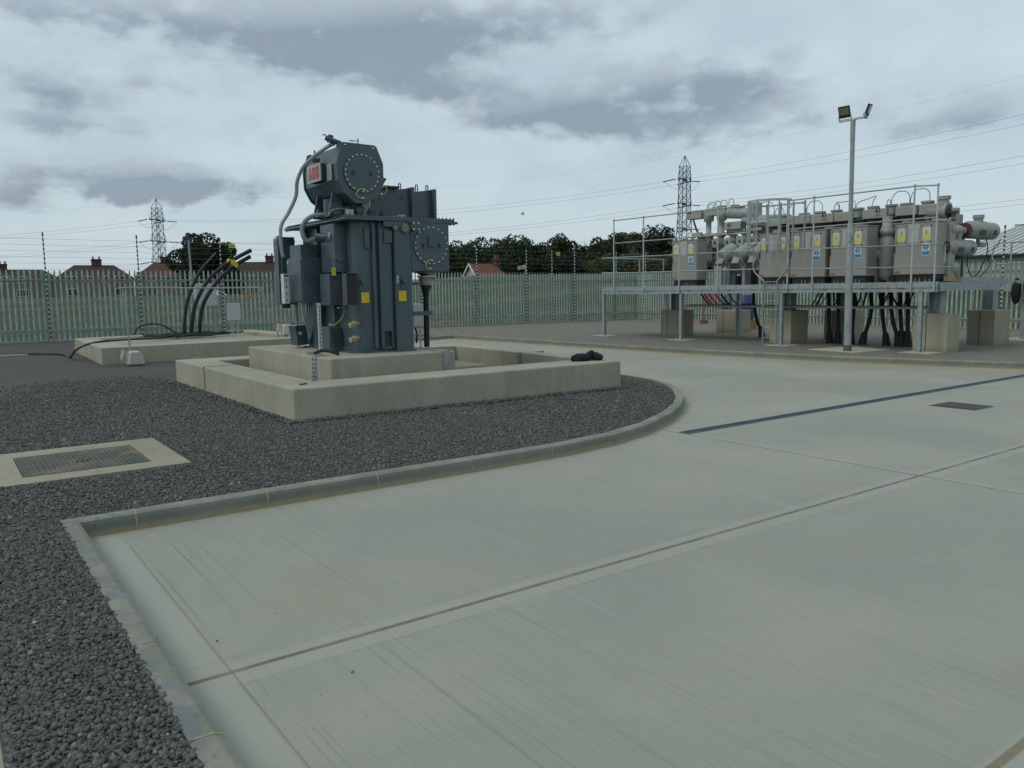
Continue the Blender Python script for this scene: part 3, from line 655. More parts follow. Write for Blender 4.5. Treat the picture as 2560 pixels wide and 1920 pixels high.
b = M1(P_).box(5.39, 5.57, 10.58, 10.66, 2.54, 2.615).box(5.41, 5.545, 10.63, 10.66, 2.31, 2.50); b.build('terminal_cover', None, T, .006)
b = M1(P_).box(5.13, 5.21, 10.69, 10.73, 2.24, 2.52); b.build('side_plate', None, T, .004)
for x, z, w, h, yy in ((5.125, 1.525, .125, .15, 10.724), (5.665, 1.54, .125, .15, 10.594)):
    M1('yellow_paint').box(x - w / 2, x + w / 2, yy, yy + .005, z - h / 2, z + h / 2).build('warning_plate', None, T)
M1('yellow_paint').box(4.735, 4.80, 10.99, 10.995, 1.85, 1.965).build('warning_plate', None, T)
M1('paper_white').box(5.575, 5.61, 10.592, 10.598, 1.785, 1.84).box(5.575, 5.61, 10.592, 10.598, 1.725, 1.778).build('label_plate', None, T)
for x, z, yy in ((5.085, 1.76, 10.73), (5.69, 1.775, 10.60)):                      # lifting trunnions
    M1(P_).cyl((x, yy, z), (x, yy - .07, z), .040, 16).cyl((x, yy - .05, z), (x, yy - .075, z), .052, 16, .048).box(x - .05, x + .05, yy - .012, yy, z - .12, z - .04).build('jacking_boss', None, T)
for z in (1.155, .945):
    b = M1('brass').cyl((4.99, 10.72, z), (4.91, 10.66, z), .03, 12).cyl((4.93, 10.68, z), (4.80, 10.60, z), .021, 12).cyl((4.905, 10.66, z), (4.89, 10.65, z), .042, 12)
    b.mat('yellow_paint').bar((4.83, 10.60, z + .02), (4.80, 10.58, z - .05), .012); b.build('drain_valve', None, T)
b = M1('gis_dark')                                              # recessed lifting lug pockets
b.prism([(.0, .0), (.11, .0), (.115, -.1), (.19, -.26), (.02, -.28), (.04, -.12)], lambda u, v, w: (4.79 + u, w, 1.07 + v), 11.22, 11.25); b.build('pocket', None, T)
b = M1(P_).prism([(-.02, .03), (.14, .03), (.23, -.27), (-.02, -.30)], lambda u, v, w: (4.79 + u, w, 1.07 + v), 11.25, 11.6); b.build('jacking_lug', None, T, .006)
b = M1(P_).prism([(.0, .0), (.20, .02), (.24, -.30), (.03, -.32), (.03, -.18)], lambda u, v, w: (4.72 + u, w, 1.08 + v), 12.5, 12.8); b.mat('bolt_zinc').cyl((4.80, 12.5, .96), (4.80, 12.48, .96), .03, 12); b.build('jacking_lug', None, T)
# marshalling kiosk on the left side, nameplate cabinet, fin box
kb = M1(P_).box(4.53, 4.84, 11.6, 12.2, 1.46, 2.135).box(4.56, 4.82, 11.7, 12.15, 2.135, 2.33); kb = kb.build('marshalling_kiosk', None, T, .006)
M1(P_).box(4.515, 4.53, 11.62, 12.18, 1.48, 2.11).build('kiosk_door', None, kb, .003)
M1('paper_white').box(4.510, 4.5145, 12.10, 12.16, 2.05, 2.10).build('label_plate', None, kb)
M1('yellow_paint').cyl((4.515, 11.92, 1.83), (4.505, 11.92, 1.83), .009, 8).build('lock', None, kb)
npb = M1(P_).box(4.72, 4.985, 11.05, 11.4, 1.42, 1.88).build('nameplate_cabinet', None, T, .006)
M1('plate_grey').box(4.745, 4.90, 11.044, 11.048, 1.51, 1.78).build('nameplate', None, npb)
db = M1(P_).box(4.80, 4.99, 10.72, 10.78, 1.41, 1.885).box(4.80, 4.815, 10.66, 10.73, 1.41, 1.885).box(4.80, 4.99, 10.66, 10.73, 1.41, 1.422).box(4.80, 4.99, 10.66, 10.73, 1.873, 1.885); db.mat('sign_black').box(4.818, 4.985, 10.712, 10.719, 1.43, 1.87); db.build('cable_recess', None, T)  # black back panel paints in the shade of the open box
M1(P_).box(4.70, 4.93, 12.9, 13.2, 1.42, 2.52).box(4.66, 4.74, 12.95, 13.15, 1.45, 2.50).build('radiator_header', None, T, .006)
b = M1('white_paint').box(4.38, 4.46, 11.98, 12.1, 1.45, 1.90); b.mat('sign_black').box(4.385, 4.455, 11.975, 11.98, 1.86, 1.885)
for z in (1.80, 1.70, 1.60, 1.50): b.box(4.41, 4.425, 11.975, 11.98, z - .015, z + .02)
b.build('breather_case', None, T)
M1('black_rubber').cyl((4.42, 12.04, 1.38), (4.42, 12.04, 1.45), .06, 14).build('breather_cup', None, T)
# posts and glanded cables under the kiosk
b = M1('galvanised_bright').box(4.50, 4.54, 10.98, 11.02, .73, 1.46).mat('gis_dark'); b.whole = True
for i in range(12): b.box(4.512, 4.528, 10.977, 10.98, .78 + i * .055, .805 + i * .055)
b.build('support_post', None, T)
M1('galvanised').box(4.93, 4.97, 12.98, 13.02, .73, 1.45).box(4.32, 4.54, 11.0, 11.04, .725, .765).build('support_post', None, T)
b = M1('hose_grey')
for i in range(6): b.tube([(4.56 + i * .035, 11.75, 1.46), (4.57 + i * .033, 11.75, 1.30), (4.64 + i * .02, 11.8, 1.10), (4.72, 11.9, .9)], .012, 6)
b.build('control_cable', None, T)
loop((4.86, 11.1, 1.38), (4.72, 11.1, 1.14), .13, T, .006)
b = M1(P_).cyl((4.86, 11.02, 2.11), (4.86, 10.97, 2.11), .06, 18).cyl((4.86, 10.975, 2.11), (4.86, 10.965, 2.11), .03, 12).cyl((4.75, 11.5, 2.42), (4.86, 11.35, 2.42), .07, 16).box(4.80, 4.98, 11.0, 11.5, 1.9, 2.6)
b.build('tap_changer', None, T, .004)
b = M1('hose_grey'); b.cyl((4.82, 11.2, 2.42), (4.845, 11.17, 2.42), .075, 16); b.cyl((4.42, 12.3, 2.42), (4.44, 12.28, 2.42), .07, 16); b.build('flange', None, T)
# conservator drum
O = [(4.795, 3.668), (4.83, 3.685), (5.30, 3.678), (5.335, 3.655), (5.43, 3.43), (5.43, 3.16), (5.34, 2.98), (5.16, 2.86), (4.98, 2.86), (4.82, 2.98), (4.725, 3.16), (4.715, 3.40)]
cx_, cz_ = 5.085, 3.28
cons = M1(P_).prism([(cx_ + (x - cx_) * .95, cz_ + (z - cz_) * .93) for x, z in O], lambda u, v, w: (u, w, v), 10.66, 11.85).build('conservator', None, T, .01)
fp = M1(P_)                                                      # end plate with two lifting holes
def plate_with_holes(b, outer, holes, y0, y1):
    bm = bmesh.new(); loops = []
    vo = [bm.verts.new((x, 0, z)) for x, z in outer]; es = [bm.edges.new((vo[i], vo[(i + 1) % len(vo)])) for i in range(len(vo))]
    for hx, hz, r in holes:
        vh = [bm.verts.new((hx + r * math.cos(k * math.pi / 6), 0, hz + r * math.sin(k * math.pi / 6))) for k in range(12)]
        es += [bm.edges.new((vh[i], vh[(i + 1) % 12])) for i in range(12)]
    bmesh.ops.triangle_fill(bm, use_beauty=True, edges=es); bm.verts.index_update()
    vs = [v.co[:] for v in bm.verts]; n = len(vs); F = [tuple(v.index for v in f.verts) for f in bm.faces]
    allv = [(x, y0, z) for x, _, z in vs] + [(x, y1, z) for x, _, z in vs]
    side = [(e.verts[0].index, e.verts[1].index, e.verts[1].index + n, e.verts[0].index + n) for e in bm.edges if len(e.link_faces) == 1]
    b.add(allv, F + [tuple(i + n for i in f) for f in F] + side); bm.free()
plate_with_holes(fp, O, [(4.86, 3.645, .018), (5.285, 3.632, .018)], 10.625, 10.645)
fp.build('end_plate', None, cons)
fp = M1(P_); plate_with_holes(fp, O, [(4.86, 3.645, .018), (5.285, 3.632, .018)], 11.86, 11.88); fp.build('end_plate', None, cons)
cover_disc((5.085, 10.625, 3.275), .275, 22, .255, cons, 'end_cover')
loop((5.10, 10.595, 3.045), (5.085, 10.61, 2.93), -.12, cons)
sg = M1('paper_white').box(4.640, 4.652, 11.02, 11.52, 3.195, 3.447).build('maker_sign', None, cons)
M1('gis_dark').box(4.652, 4.73, 11.05, 11.12, 3.2, 3.44).box(4.652, 4.73, 11.42, 11.49, 3.2, 3.44).build('sign_bracket', None, cons)
sb = M1('sign_red')                                            # block capitals A B B
def lb(u0, u1, w0, w1): sb.box(4.6372, 4.6396, 11.27 - u1, 11.27 - u0, 3.32 + w0, 3.32 + w1)
for c0 in (-.045, .085):
    lb(c0, c0 + .034, -.085, .085)
    for z_ in (-.085, -.014, .057): lb(c0 + .034, c0 + .075, z_, z_ + .028)
    lb(c0 + .066, c0 + .098, -.072, -.006); lb(c0 + .066, c0 + .098, .006, .072)
for sgn in (-1, 1): sb.prism([(-.125 + sgn * .006 - .016, .085), (-.125 + sgn * .006 + .016, .085), (-.125 + sgn * .046 + .017, -.085), (-.125 + sgn * .046 - .017, -.085)], lambda u, v, w: (w, 11.27 - u, 3.32 + v), 4.6372 + .0003 * sgn, 4.6396)
lb(-.15, -.10, -.045, -.018); sb.build('logo_lettering', None, sg)
b = M1('paper_white'); b.box(4.6362, 4.6374, 11.05, 11.49, 3.318, 3.327)
for y in (11.395, 11.262, 11.132): b.box(4.6362, 4.6374, y - .003, y + .003, 3.21, 3.43)
b.build('logo_gap', None, sg)
M1('galvanised').box(4.71, 4.722, 10.80, 10.97, 3.18, 3.42).build('level_plate', None, cons)
b = M1(P_)                                                       # support saddles
for y in (10.95, 11.5):
    b.prism([(4.82, 3.03), (4.88, 3.03), (4.97, 2.69), (4.70, 2.69), (4.78, 3.03)], lambda u, v, w: (u, w, v), y, y + .03)
    b.prism([(5.02, 3.0), (5.12, 3.0), (5.2, 2.69), (5.08, 2.69)], lambda u, v, w: (u, w, v), y, y + .03)
b.build('saddle', None, T)
b = M1(P_).cyl((4.88, 11.2, 2.95), (4.88, 11.2, 2.70), .13, 20); b.cyl((4.80, 10.95, 2.80), (4.80, 10.9, 2.80), .09, 20); b.build('relay_pipe', None, T)
b = M1('white_paint').box(4.94, 5.04, 10.82, 10.95, 2.695, 2.79); b.build('junction_box', None, T, .006)
b = M1(P_).box(5.03, 5.20, 10.85, 11.0, 2.86, 2.94).box(5.06, 5.17, 10.87, 10.98, 2.70, 2.86); b.cyl((5.12, 10.8, 2.78), (5.12, 10.95, 2.78), .05, 14)
b.mat('hose_grey').cyl((5.22, 10.85, 2.69), (5.22, 10.85, 2.93), .045, 14).cyl((5.22, 10.82, 2.86), (5.22, 10.78, 2.86), .06, 14).cyl((5.3, 10.9, 2.73), (5.3, 10.8, 2.73), .06, 14)
b.mat('bolt_zinc').bar((5.26, 10.78, 2.84), (5.29, 10.77, 2.99), .018).cyl((5.10, 10.84, 2.74), (5.10, 10.82, 2.74), .012, 8)
b.mat('plate_grey').cyl((5.34, 10.85, 2.94), (5.34, 10.83, 2.94), .045, 10).box(5.16, 5.19, 10.84, 10.86, 2.74, 2.78)
b.mat('brass').box(5.0, 5.2, 10.84, 10.846, 2.885, 2.90); b.build('gas_relay', None, T)
b = M1('gis_dark').cyl((5.45, 10.75, 2.69), (5.45, 10.75, 2.77), .03, 12).cyl((5.28, 10.75, 2.69), (5.28, 10.75, 2.78), .05, 12); b.build('thermometer_pocket', None, T)
M1('paper_white').cyl((5.78, 10.8, 2.69), (5.78, 10.8, 2.735), .075, 20).cyl((5.63, 10.8, 2.69), (5.63, 10.8, 2.715), .05, 20).build('relief_vent', None, T)
b = M1('hose_grey').tube([(4.98, 10.9, 2.80), (4.88, 10.88, 2.80), (4.74, 10.88, 2.77), (4.68, 10.9, 2.70)], .01, 6).tube([(4.62, 11.1, 2.79), (4.59, 11.1, 2.75), (4.585, 11.1, 2.68)], .007, 6); b.build('pilot_cable', None, T)
hp = M1('hose_grey').tube([(4.80, 10.85, 3.69), (4.72, 10.88, 3.655), (4.55, 11.0, 3.52), (4.42, 11.1, 3.37), (4.36, 11.2, 3.18), (4.35, 11.25, 2.98), (4.25, 11.3, 2.75), (4.13, 11.3, 2.55), (4.12, 11.3, 2.25), (4.14, 11.3, 2.12)], .026, 10).build('breather_pipe', None, T)
hp = M1('hose_grey').tube([(4.96, 11.3, 2.745), (4.80, 11.35, 2.745), (4.66, 11.4, 2.73), (4.56, 11.45, 2.66), (4.52, 11.5, 2.54), (4.54, 11.5, 2.42), (4.60, 11.5, 2.37), (4.70, 11.5, 2.40), (4.82, 11.5, 2.41)], .035, 10).build('cable_conduit', None, T)
b = M1(P_).cyl((4.66, 10.85, 3.76), (4.84, 10.80, 3.70), .035, 12).cyl((4.72, 10.85, 3.70), (4.74, 10.84, 3.80), .04, 12).cyl((4.84, 10.8, 3.60), (4.84, 10.8, 3.72), .04, 12); b.mat('hose_grey').tube([(4.68, 10.85, 3.76), (4.655, 10.85, 3.80), (4.62, 10.85, 3.795)], .009, 6); b.build('filler_valve', None, cons)
b = M1('brass').cyl((5.13, 10.8, 3.66), (5.13, 10.8, 3.78), .013, 10); b.mat('black_rubber').bar((5.0, 10.8, 3.745), (5.09, 10.8, 3.745), .012); b.mat('bolt_zinc').bar((5.08, 10.8, 3.745), (5.13, 10.8, 3.745), .006); b.build('vent_valve', None, cons)
b = M1(P_).prism([(5.41, 3.26), (5.52, 3.24), (5.46, 3.15), (5.43, 3.13)], lambda u, v, w: (u, w, v), 10.7, 10.8); b.build('sight_gauge', None, cons)
loop((5.44, 10.7, 3.12), (5.40, 10.66, 3.01), .07, cons, .005)
b = M1(P_).cyl((4.70, 11.35, 3.56), (4.70, 11.35, 3.66), .012, 8).box(4.60, 4.72, 11.2, 11.25, 3.47, 3.53); b.build('pipe_clamp', None, cons)
# raised rear turret box behind the drum
b = M1(P_); b.box(5.1, 6.06, 11.36, 11.9, 2.69, 3.225).box(5.1, 6.03, 11.26, 11.36, 3.20, 3.225)
b.prism([(6.06, 3.19), (6.30, 3.235), (6.30, 2.69), (6.06, 2.69)], lambda u, v, w: (u, w, v), 11.4, 11.9); b.prism([(6.33, 3.17), (6.70, 3.225), (6.70, 2.69), (6.33, 2.69)], lambda u, v, w: (u, w, v), 11.4, 11.9)
b.box(6.27, 6.32, 11.32, 11.9, 2.69, 3.235).box(6.66, 6.705, 11.3, 11.9, 2.69, 3.225)
tu = b.build('turret_box', None, T, .004)
b = M1(P_)
for x in (6.10, 6.40, 6.59): b.tube([(x - .018, 11.4, 3.18), (x - .018, 11.4, 3.27), (x, 11.4, 3.285), (x + .018, 11.4, 3.27), (x + .018, 11.4, 3.18)], .009, 6)
b.build('lifting_eye', None, tu)
M1('plate_grey').box(5.70, 5.76, 11.355, 11.36, 3.0, 3.05).cyl((6.14, 11.36, 3.06), (6.14, 11.34, 3.06), .018, 10).build('plug', None, tu)
# cable gland, HV cable and clamp on the right
b = M1('hose_grey').cyl((6.27, 10.9, 1.905), (6.27, 10.9, 1.885), .20, 28).cyl((6.27, 10.9, 1.885), (6.25, 10.9, 1.84), .15, 24); b.mat('bolt_zinc').cyl((6.26, 10.9, 1.84), (6.26, 10.9, 1.822), .155, 24); b.build('gland_flange', None, T)
M1('brass').mat('gis_paint').cyl((6.24, 10.9, 1.83), (6.24, 10.9, 1.70), .105, 22, .09).mat('black_rubber').cyl((6.24, 10.9, 1.70), (6.235, 10.9, 1.66), .088, 20).build('cable_gland', None, T)
b = M1('black_rubber').tube([(6.235, 10.9, 1.68), (6.235, 10.9, 1.58), (6.23, 10.9, 1.2), (6.225, 10.9, .74)], .043, 14, sub=False).cyl((6.235, 10.9, 1.66), (6.235, 10.9, 1.55), .068, 16, .05); b.build('high_voltage_cable', None, T)
M1(P_).box(5.83, 6.30, 10.82, 10.87, 1.235, 1.30).box(5.93, 6.10, 10.85, 10.9, 1.70, 1.74).build('cable_clamp', None, T)
b = M1('black_rubber').tube([(5.95, 10.95, 1.88), (5.97, 10.95, 1.7), (5.93, 10.95, 1.5), (5.91, 10.95, 1.3)], .022, 8).box(5.84, 6.0, 10.9, 11.0, 1.80, 1.90).tube([(5.99, 10.95, 1.1), (5.985, 10.95, .75)], .02, 8, sub=False).tube([(6.08, 11.0, 1.05), (6.11, 11.0, .95), (6.10, 11.0, .8)], .014, 8); b.build('tail_cable', None, T)
o = M1('strip_steel').tube([(6.0, 10.72, .735), (6.1, 10.6, .728), (6.2, 10.30, .728)], .004, 4, sub=False); o.box(6.05, 6.16, 10.12, 10.5, .722, .730).box(6.05, 6.16, 10.115, 10.127, .2, .730); o = o.build('earth_tape', None); tag(o, 'flat grey earthing tape running over the right end of the plinth', 'earthing tape')
b = M1('galvanised').box(4.292, 4.298, 10.62, 10.78, .2, .73).box(4.295, 4.45, 10.62, 10.78, .722, .735); b.mat('black_rubber')
b.tube([(4.32, 10.74, .76), (4.40, 10.74, .785), (4.48, 10.70, .79), (4.56, 10.62, .765), (4.62, 10.58, .74)], .022, 8)
b.mat('gis_dark')
for i in range(8): b.box(4.288, 4.292, 10.64, 10.67, .24 + i * .06, .27 + i * .06).box(4.288, 4.292, 10.73, 10.76, .24 + i * .06, .27 + i * .06)
o = b.build('cable_tray', None); tag(o, 'galvanised cable tray with a black hose bent over the left edge of the plinth', 'cable tray')
gb = thing('junction_cabinet', 'small grey cabinet on a stand just right of the transformer behind the black cable', 'cabinet', (7.5, 13.5, .5))
M1('paper_white').box(7.44, 7.66, 13.5, 13.7, .94, 1.37).box(7.36, 7.43, 13.5, 13.6, .94, 1.37).build('junction_housing', None, gb, .01)
M1('galvanised').box(7.42, 7.45, 13.52, 13.55, .35, 1.40).box(7.58, 7.61, 13.52, 13.55, .35, .95).build('stand_post', None, gb)
# dark jacket on the bund corner
def lumpy(name, c, sx, sy, sz, seed, m, lobes):
    rng = random.Random(seed); bm = bmesh.new()
    for (ox, oy, oz, r) in lobes:
        mt = Matrix.Translation((c[0] + ox, c[1] + oy, c[2] + oz)) @ Matrix.Diagonal((r * sx, r * sy, r * sz, 1)); bmesh.ops.create_icosphere(bm, subdivisions=3, radius=1, matrix=mt)
    from mathutils import noise as nz
    for v in bm.verts:
        n = nz.fractal(v.co * 14, 1, 2, 4); v.co += v.normal * n * .022; v.co.z = max(v.co.z, c[2] - .001)
    me = bpy.data.meshes.new(name); bm.to_mesh(me); bm.free(); me.materials.append(MAT[m]); o = bpy.data.objects.new(name, me); COL.objects.link(o)
    md = o.modifiers.new('join', 'REMESH'); md.mode = 'VOXEL'; md.voxel_size = .008; return o
o = lumpy('jacket', (8.21, 9.36, .497), 1, 1, .72, 3, 'black_cloth', [(-.13, .06, .045, .11), (-.02, .03, .045, .10), (.05, 0, .105, .065), (.12, -.03, .06, .085), (.18, -.06, .045, .07), (-.21, .08, .03, .07)])
tag(o, 'crumpled black jacket left on the corner of the bund wall', 'jacket')
# ------------------------------------------------------------------ palisade fences
def pale_panel(b, x0, pitch, n, z0, z1, fn):
    for i in range(n):
        x = x0 + pitch * (i + .5); w = .029; zt = z1 - .09
        vs = []
        for dy in (0, .01):
            vs += [fn(x - w, dy + .012, z0), fn(x, dy, z0), fn(x + w, dy + .012, z0), fn(x + w, dy + .012, zt), fn(x + w * .75, dy + .01, zt + .04), fn(x, dy - .006, z1), fn(x - w * .75, dy + .01, zt + .04), fn(x - w, dy + .012, zt), fn(x, dy, zt)]
        f = [(0, 1, 8, 7), (1, 2, 3, 8), (8, 3, 4, 5), (7, 8, 5, 6)]
        b.add(vs, f + [tuple(k + 9 for k in q) for q in f] + [(0, 7, 16, 9), (7, 6, 15, 16), (6, 5, 14, 15), (5, 4, 13, 14), (4, 3, 12, 13), (3, 2, 11, 12)])
def fence(label, fn, bays, x_start, bay, zb, loc):
    F = thing('palisade_fence', label, 'fence', loc)
    for k in range(bays):
        x = x_start + k * bay; z0 = zb(x + bay / 2)
        b = M1('fence_steel'); pale_panel(b, x + .02, (bay - .04) / 17, 17, z0 + .05, z0 + 2.43, lambda a, d, z: fn(a, d + .06, z)); b.build('pale_panel', None, F)
        b = M1('fence_rail')
        for zz in (.38, 2.08):
            p, q = fn(x + .05, .035, z0 + zz), fn(x + bay - .05, .035, z0 + zz); b.bar(p, q, .045, .05)
        b.build('rail', None, F)
    for k in range(bays + 1):
        x = x_start + k * bay; z0 = zb(x); p, q = fn(x, .0, z0 - .1), fn(x, .0, z0 + 2.36)
        b = M1('fence_rail'); b.bar(p, q, .10, .05); b.build('post', None, F)
    b = M1('concrete_pad'); p, q = fn(x_start, .06, 0), fn(x_start + bays * bay, .06, 0); p = Vector(p); q = Vector(q); p.z = zb(x_start) + .0; q.z = zb(x_start + bays * bay) + .0
    b.bar(p, q, .16, .10); b.build('footing_strip', None, F)
    return F
BAY = 2.869
fence('long green-grey palisade fence along the back of the yard', lambda a, d, z: (a, 31.0 + d, z), 13, .315 - BAY * 2, BAY, lambda x: GZ(x) + .0, (0, 31, .1))
fence('palisade fence along the right side behind the switchgear', lambda a, d, z: (30.6 + d, 31.05 - a, z), 11, 0.0, BAY, lambda a: -.055, (30.6, 20, -.05))
def efence(label, posts, fn, zb, loc, signs):
    F = thing('electric_fence', label, 'fence', loc)
    for x in posts:
        z0 = zb(x); b = M1('sign_black')
        for i in range(46):
            b.mat('sign_black' if i % 2 else 'white_paint'); z = z0 + .05 + i * .077; p = fn(x, 0, z); q = fn(x, 0, z + .0775); b.bar(p, q, .042 if i % 2 else .032)
        p = fn(x, 0, z0 + 3.59); q = fn(x, 0, z0 + 3.64); b.mat('sign_black').bar(p, q, .045); b.build('post', None, F)
    b = M1('wire'); a, c = min(posts), max(posts)
    for i in range(17):
        z = .25 + i * .2; p = Vector(fn(a - 6, 0, z + zb(a))); q = Vector(fn(c + 1.5, 0, z + zb(c))); b.bar(p, q, .006)
    b.build('strand', None, F)
    for x, z in signs:
        s = M1('sign_yellow'); p = Vector(fn(x, -.03, zb(x) + z)); e = (Vector(fn(x + 1, 0, 0)) - Vector(fn(x, 0, 0))).normalized()
        n = e.cross(Vector((0, 0, 1))); s.obox(p, e * .115, n * .003, (0, 0, .075))
        s.mat('sign_yellow').obox(p + Vector((0, 0, .09)) - e * .095, e * .02, n * .003, (0, 0, .02)).obox(p + Vector((0, 0, .09)) + e * .095, e * .02, n * .003, (0, 0, .02))
        s.mat('sign_black')
        for k in range(4): s.obox(p - n * -.0045 + e * (-.06 + .04 * k), e * .012, n * .001, (0, 0, .03 if k % 2 else .02))
        s.build('warning_sign', None, F)
    return F
efence('striped-post electric fence with thin wires inside the back palisade', [.32, 3.185, 6.055, 8.92, 11.79, 14.65, 17.5, 20.37, 23.22, 24.78, 26.23, 29.06], lambda a, d, z: (a, 30.9 + d, z), lambda x: GZ(x), (0, 30.9, .1), [(9.35, 3.35), (25.15, 3.36)])
efence('striped-post electric fence along the right-hand palisade', [30.1, 27.3, 24.4, 21.5, 18.6, 15.7, 12.8], lambda a, d, z: (30.4 + d, a, z), lambda x: -.05, (30.4, 20, 0), [(26.6, 3.3)])

# ------------------------------------------------------------------ temporary barrier
br = thing('site_barrier', 'thin grey tubular frame barrier standing across the cable bund', 'barrier', (3.46, 19.08, .1))
A0, B0 = Vector((3.47, 19.08, .12)), Vector((7.75, 21.7, .3)); e = (B0 - A0).normalized()
At, Bt = Vector((3.40, 19.08, 1.77)), Vector((7.2, 21.5, 1.765))
M1('galvanised').tube([A0, A0.lerp(At, .5), At - Vector((0, 0, .1)), At + e * .10, At.lerp(Bt, .5), Bt - e * .12, Bt + Vector((.02, 0, -.10)), B0.lerp(Bt, .5) + Vector((.03, 0, 0)), B0], .020, 8, 8).build('frame', None, br)
M1('orange').obox(Bt - e * .42 + Vector((0, -.02, -.20)), e * .115, (0, .006, 0), (0, 0, .042)).build('name_tag', None, br, .005)
for c, lab in (((3.50, 18.9, .11), 'white sandbag over the left foot of the site barrier'), ((7.85, 21.45, .47), 'dirty white sandbag over the right foot of the site barrier')):
    b = M1('sandbag'); b.prism([(-.16, 0), (.19, 0), (.15, .18), (.10, .30), (-.10, .30), (-.14, .16)], lambda u, v, w: (c[0] + u, c[1] + w, c[2] + v), -.16, .14)
    o = b.build('sandbag', None, None, .04, 3); tag(o, lab, 'sandbag')
    b = M1('sandbag').lathe((c[0] - .22, c[1], c[2] + .2), (.2, 0, 1), [(-.10, .03), (-.03, .06), (.05, .045), (.12, .06)], 8); b.build('tied_neck', None, o)
# cables rising out of the cable bund
cab = [('left', [(5.80, 24, .42), (5.82, 24, .8), (5.93, 24, 1.42), (6.22, 24, 2.09), (6.52, 24, 2.5), (6.80, 24, 2.80)]),
       ('middle', [(6.02, 24.1, .42), (6.04, 24.1, .75), (6.18, 24.1, 1.35), (6.50, 24.1, 1.93), (6.93, 24.1, 2.36), (7.40, 24.1, 2.66), (7.86, 24.1, 2.90)]),
       ('right', [(6.28, 24.2, .42), (6.29, 24.2, .75), (6.42, 24.2, 1.33), (6.75, 24.2, 1.86), (7.15, 24.2, 2.26), (7.50, 24.2, 2.52), (7.86, 24.2, 2.72)])]
labs = ['leftmost and steepest of the three black cables rising from the bund, with a bare tip', 'middle black cable rising from the bund, reaching furthest up to the right', 'right-hand lower one of the three black cables rising from the bund']
for (k, pts), lb_ in zip(cab, labs):
    c = thing('power_cable', lb_, 'cable', pts[0], 'thick black power cables standing up out of the cable bund')
    if k == 'left':
        M1('black_rubber').tube(pts[:5], .05, 12).build('sheath', None, c); M1('plate_grey').tube([pts[4], (6.66, 24, 2.66), pts[5]], .022, 8).build('bare_core', None, c)
    else: M1('black_rubber').tube(pts, .058, 12).build('sheath', None, c)
M1('yellow_paint').bar((7.22, 24.05, 2.54), (7.36, 24.1, 2.57), .10, .10).bar((7.15, 24.08, 2.60), (7.44, 24.15, 2.44), .07, .12).build('marker_tape', None, None)
tp = bpy.data.objects['marker_tape']; tag(tp, 'yellow tape strip tying the two longer black cables together', 'tape')
b = M1('black_rubber'); rng = random.Random(5)
for k in range(10):
    cx, cy, r, L = 5.9 + rng.uniform(-.6, .7), 24 + rng.uniform(-.5, .4), rng.uniform(.25, .5), rng.uniform(.5, 1.0)
    b.tube([(cx + L * math.cos(a), cy + r * math.sin(a), .46 + rng.uniform(0, .05)) for a in [k2 * math.pi / 6 for k2 in range(11)]], .024, 6, 4)
o = b.build('cable_coil', None); tag(o, 'flat tangle of black cables lying on the cable bund round the rising cables', 'cable coil')
o = M1('black_rubber').tube([(4.55, 24.5, .50), (4.7, 24.5, .72), (5.0, 24.45, .80), (5.3, 24.4, .76), (5.6, 24.3, .56), (5.7, 24.2, .48)], .022, 8).build('cable_loop', None); tag(o, 'black cable arching up in a low loop left of the rising cables', 'cable')
o = M1('black_rubber').tube([(-1.4, 24.6, .14), (1.35, 24.5, .13), (2.0, 24.3, .14), (2.6, 23.4, .14), (2.67, 22.6, .11), (2.66, 22.0, .16), (2.62, 21.0, .34), (2.84, 21.2, .45), (3.27, 21.8, .50), (3.95, 22.4, .49), (5.0, 23.2, .46), (5.6, 23.9, .48)], .024, 8).build('trailing_cable', None); tag(o, 'long black cable trailing from the left edge over the gravel into the cable bund', 'cable')
# cabinets near fence
def stand_box(name, label, x0, x1, y, z0, z1, gz, side=False, yellow=False):
    t = thing(name, label, 'cabinet', ((x0 + x1) / 2, y, gz)); M1('paper_white').box(x0, x1, y, y + .25, z0, z1).build('housing', None, t, .01)
    M1('galvanised').box(x0 + .05, x0 + .11, y + .05, y + .12, gz, z1 - .05).box(x1 - .11, x1 - .05, y + .05, y + .12, gz, z1 - .05).build('stand_post', None, t)
    if yellow: M1('yellow_paint').prism([(-.09, -.07), (.09, -.07), (0, .11)], lambda u, v, w: ((x0 + x1) / 2 + .02 + u, y + w, (z0 + z1) / 2 + .0 + v), -.006, -.001).build('warning_sign', None, t)
    return t
stand_box('fence_cabinet', 'larger pale grey cabinet with a yellow triangle on a stand beyond the black cables', 6.95, 7.62, 27.0, 1.235, 1.97, .1, True, True)
stand_box('meter_box', 'small grey box on short legs in the right end of the cable bund', 7.10, 7.42, 24.0, .84, 1.345, .43)

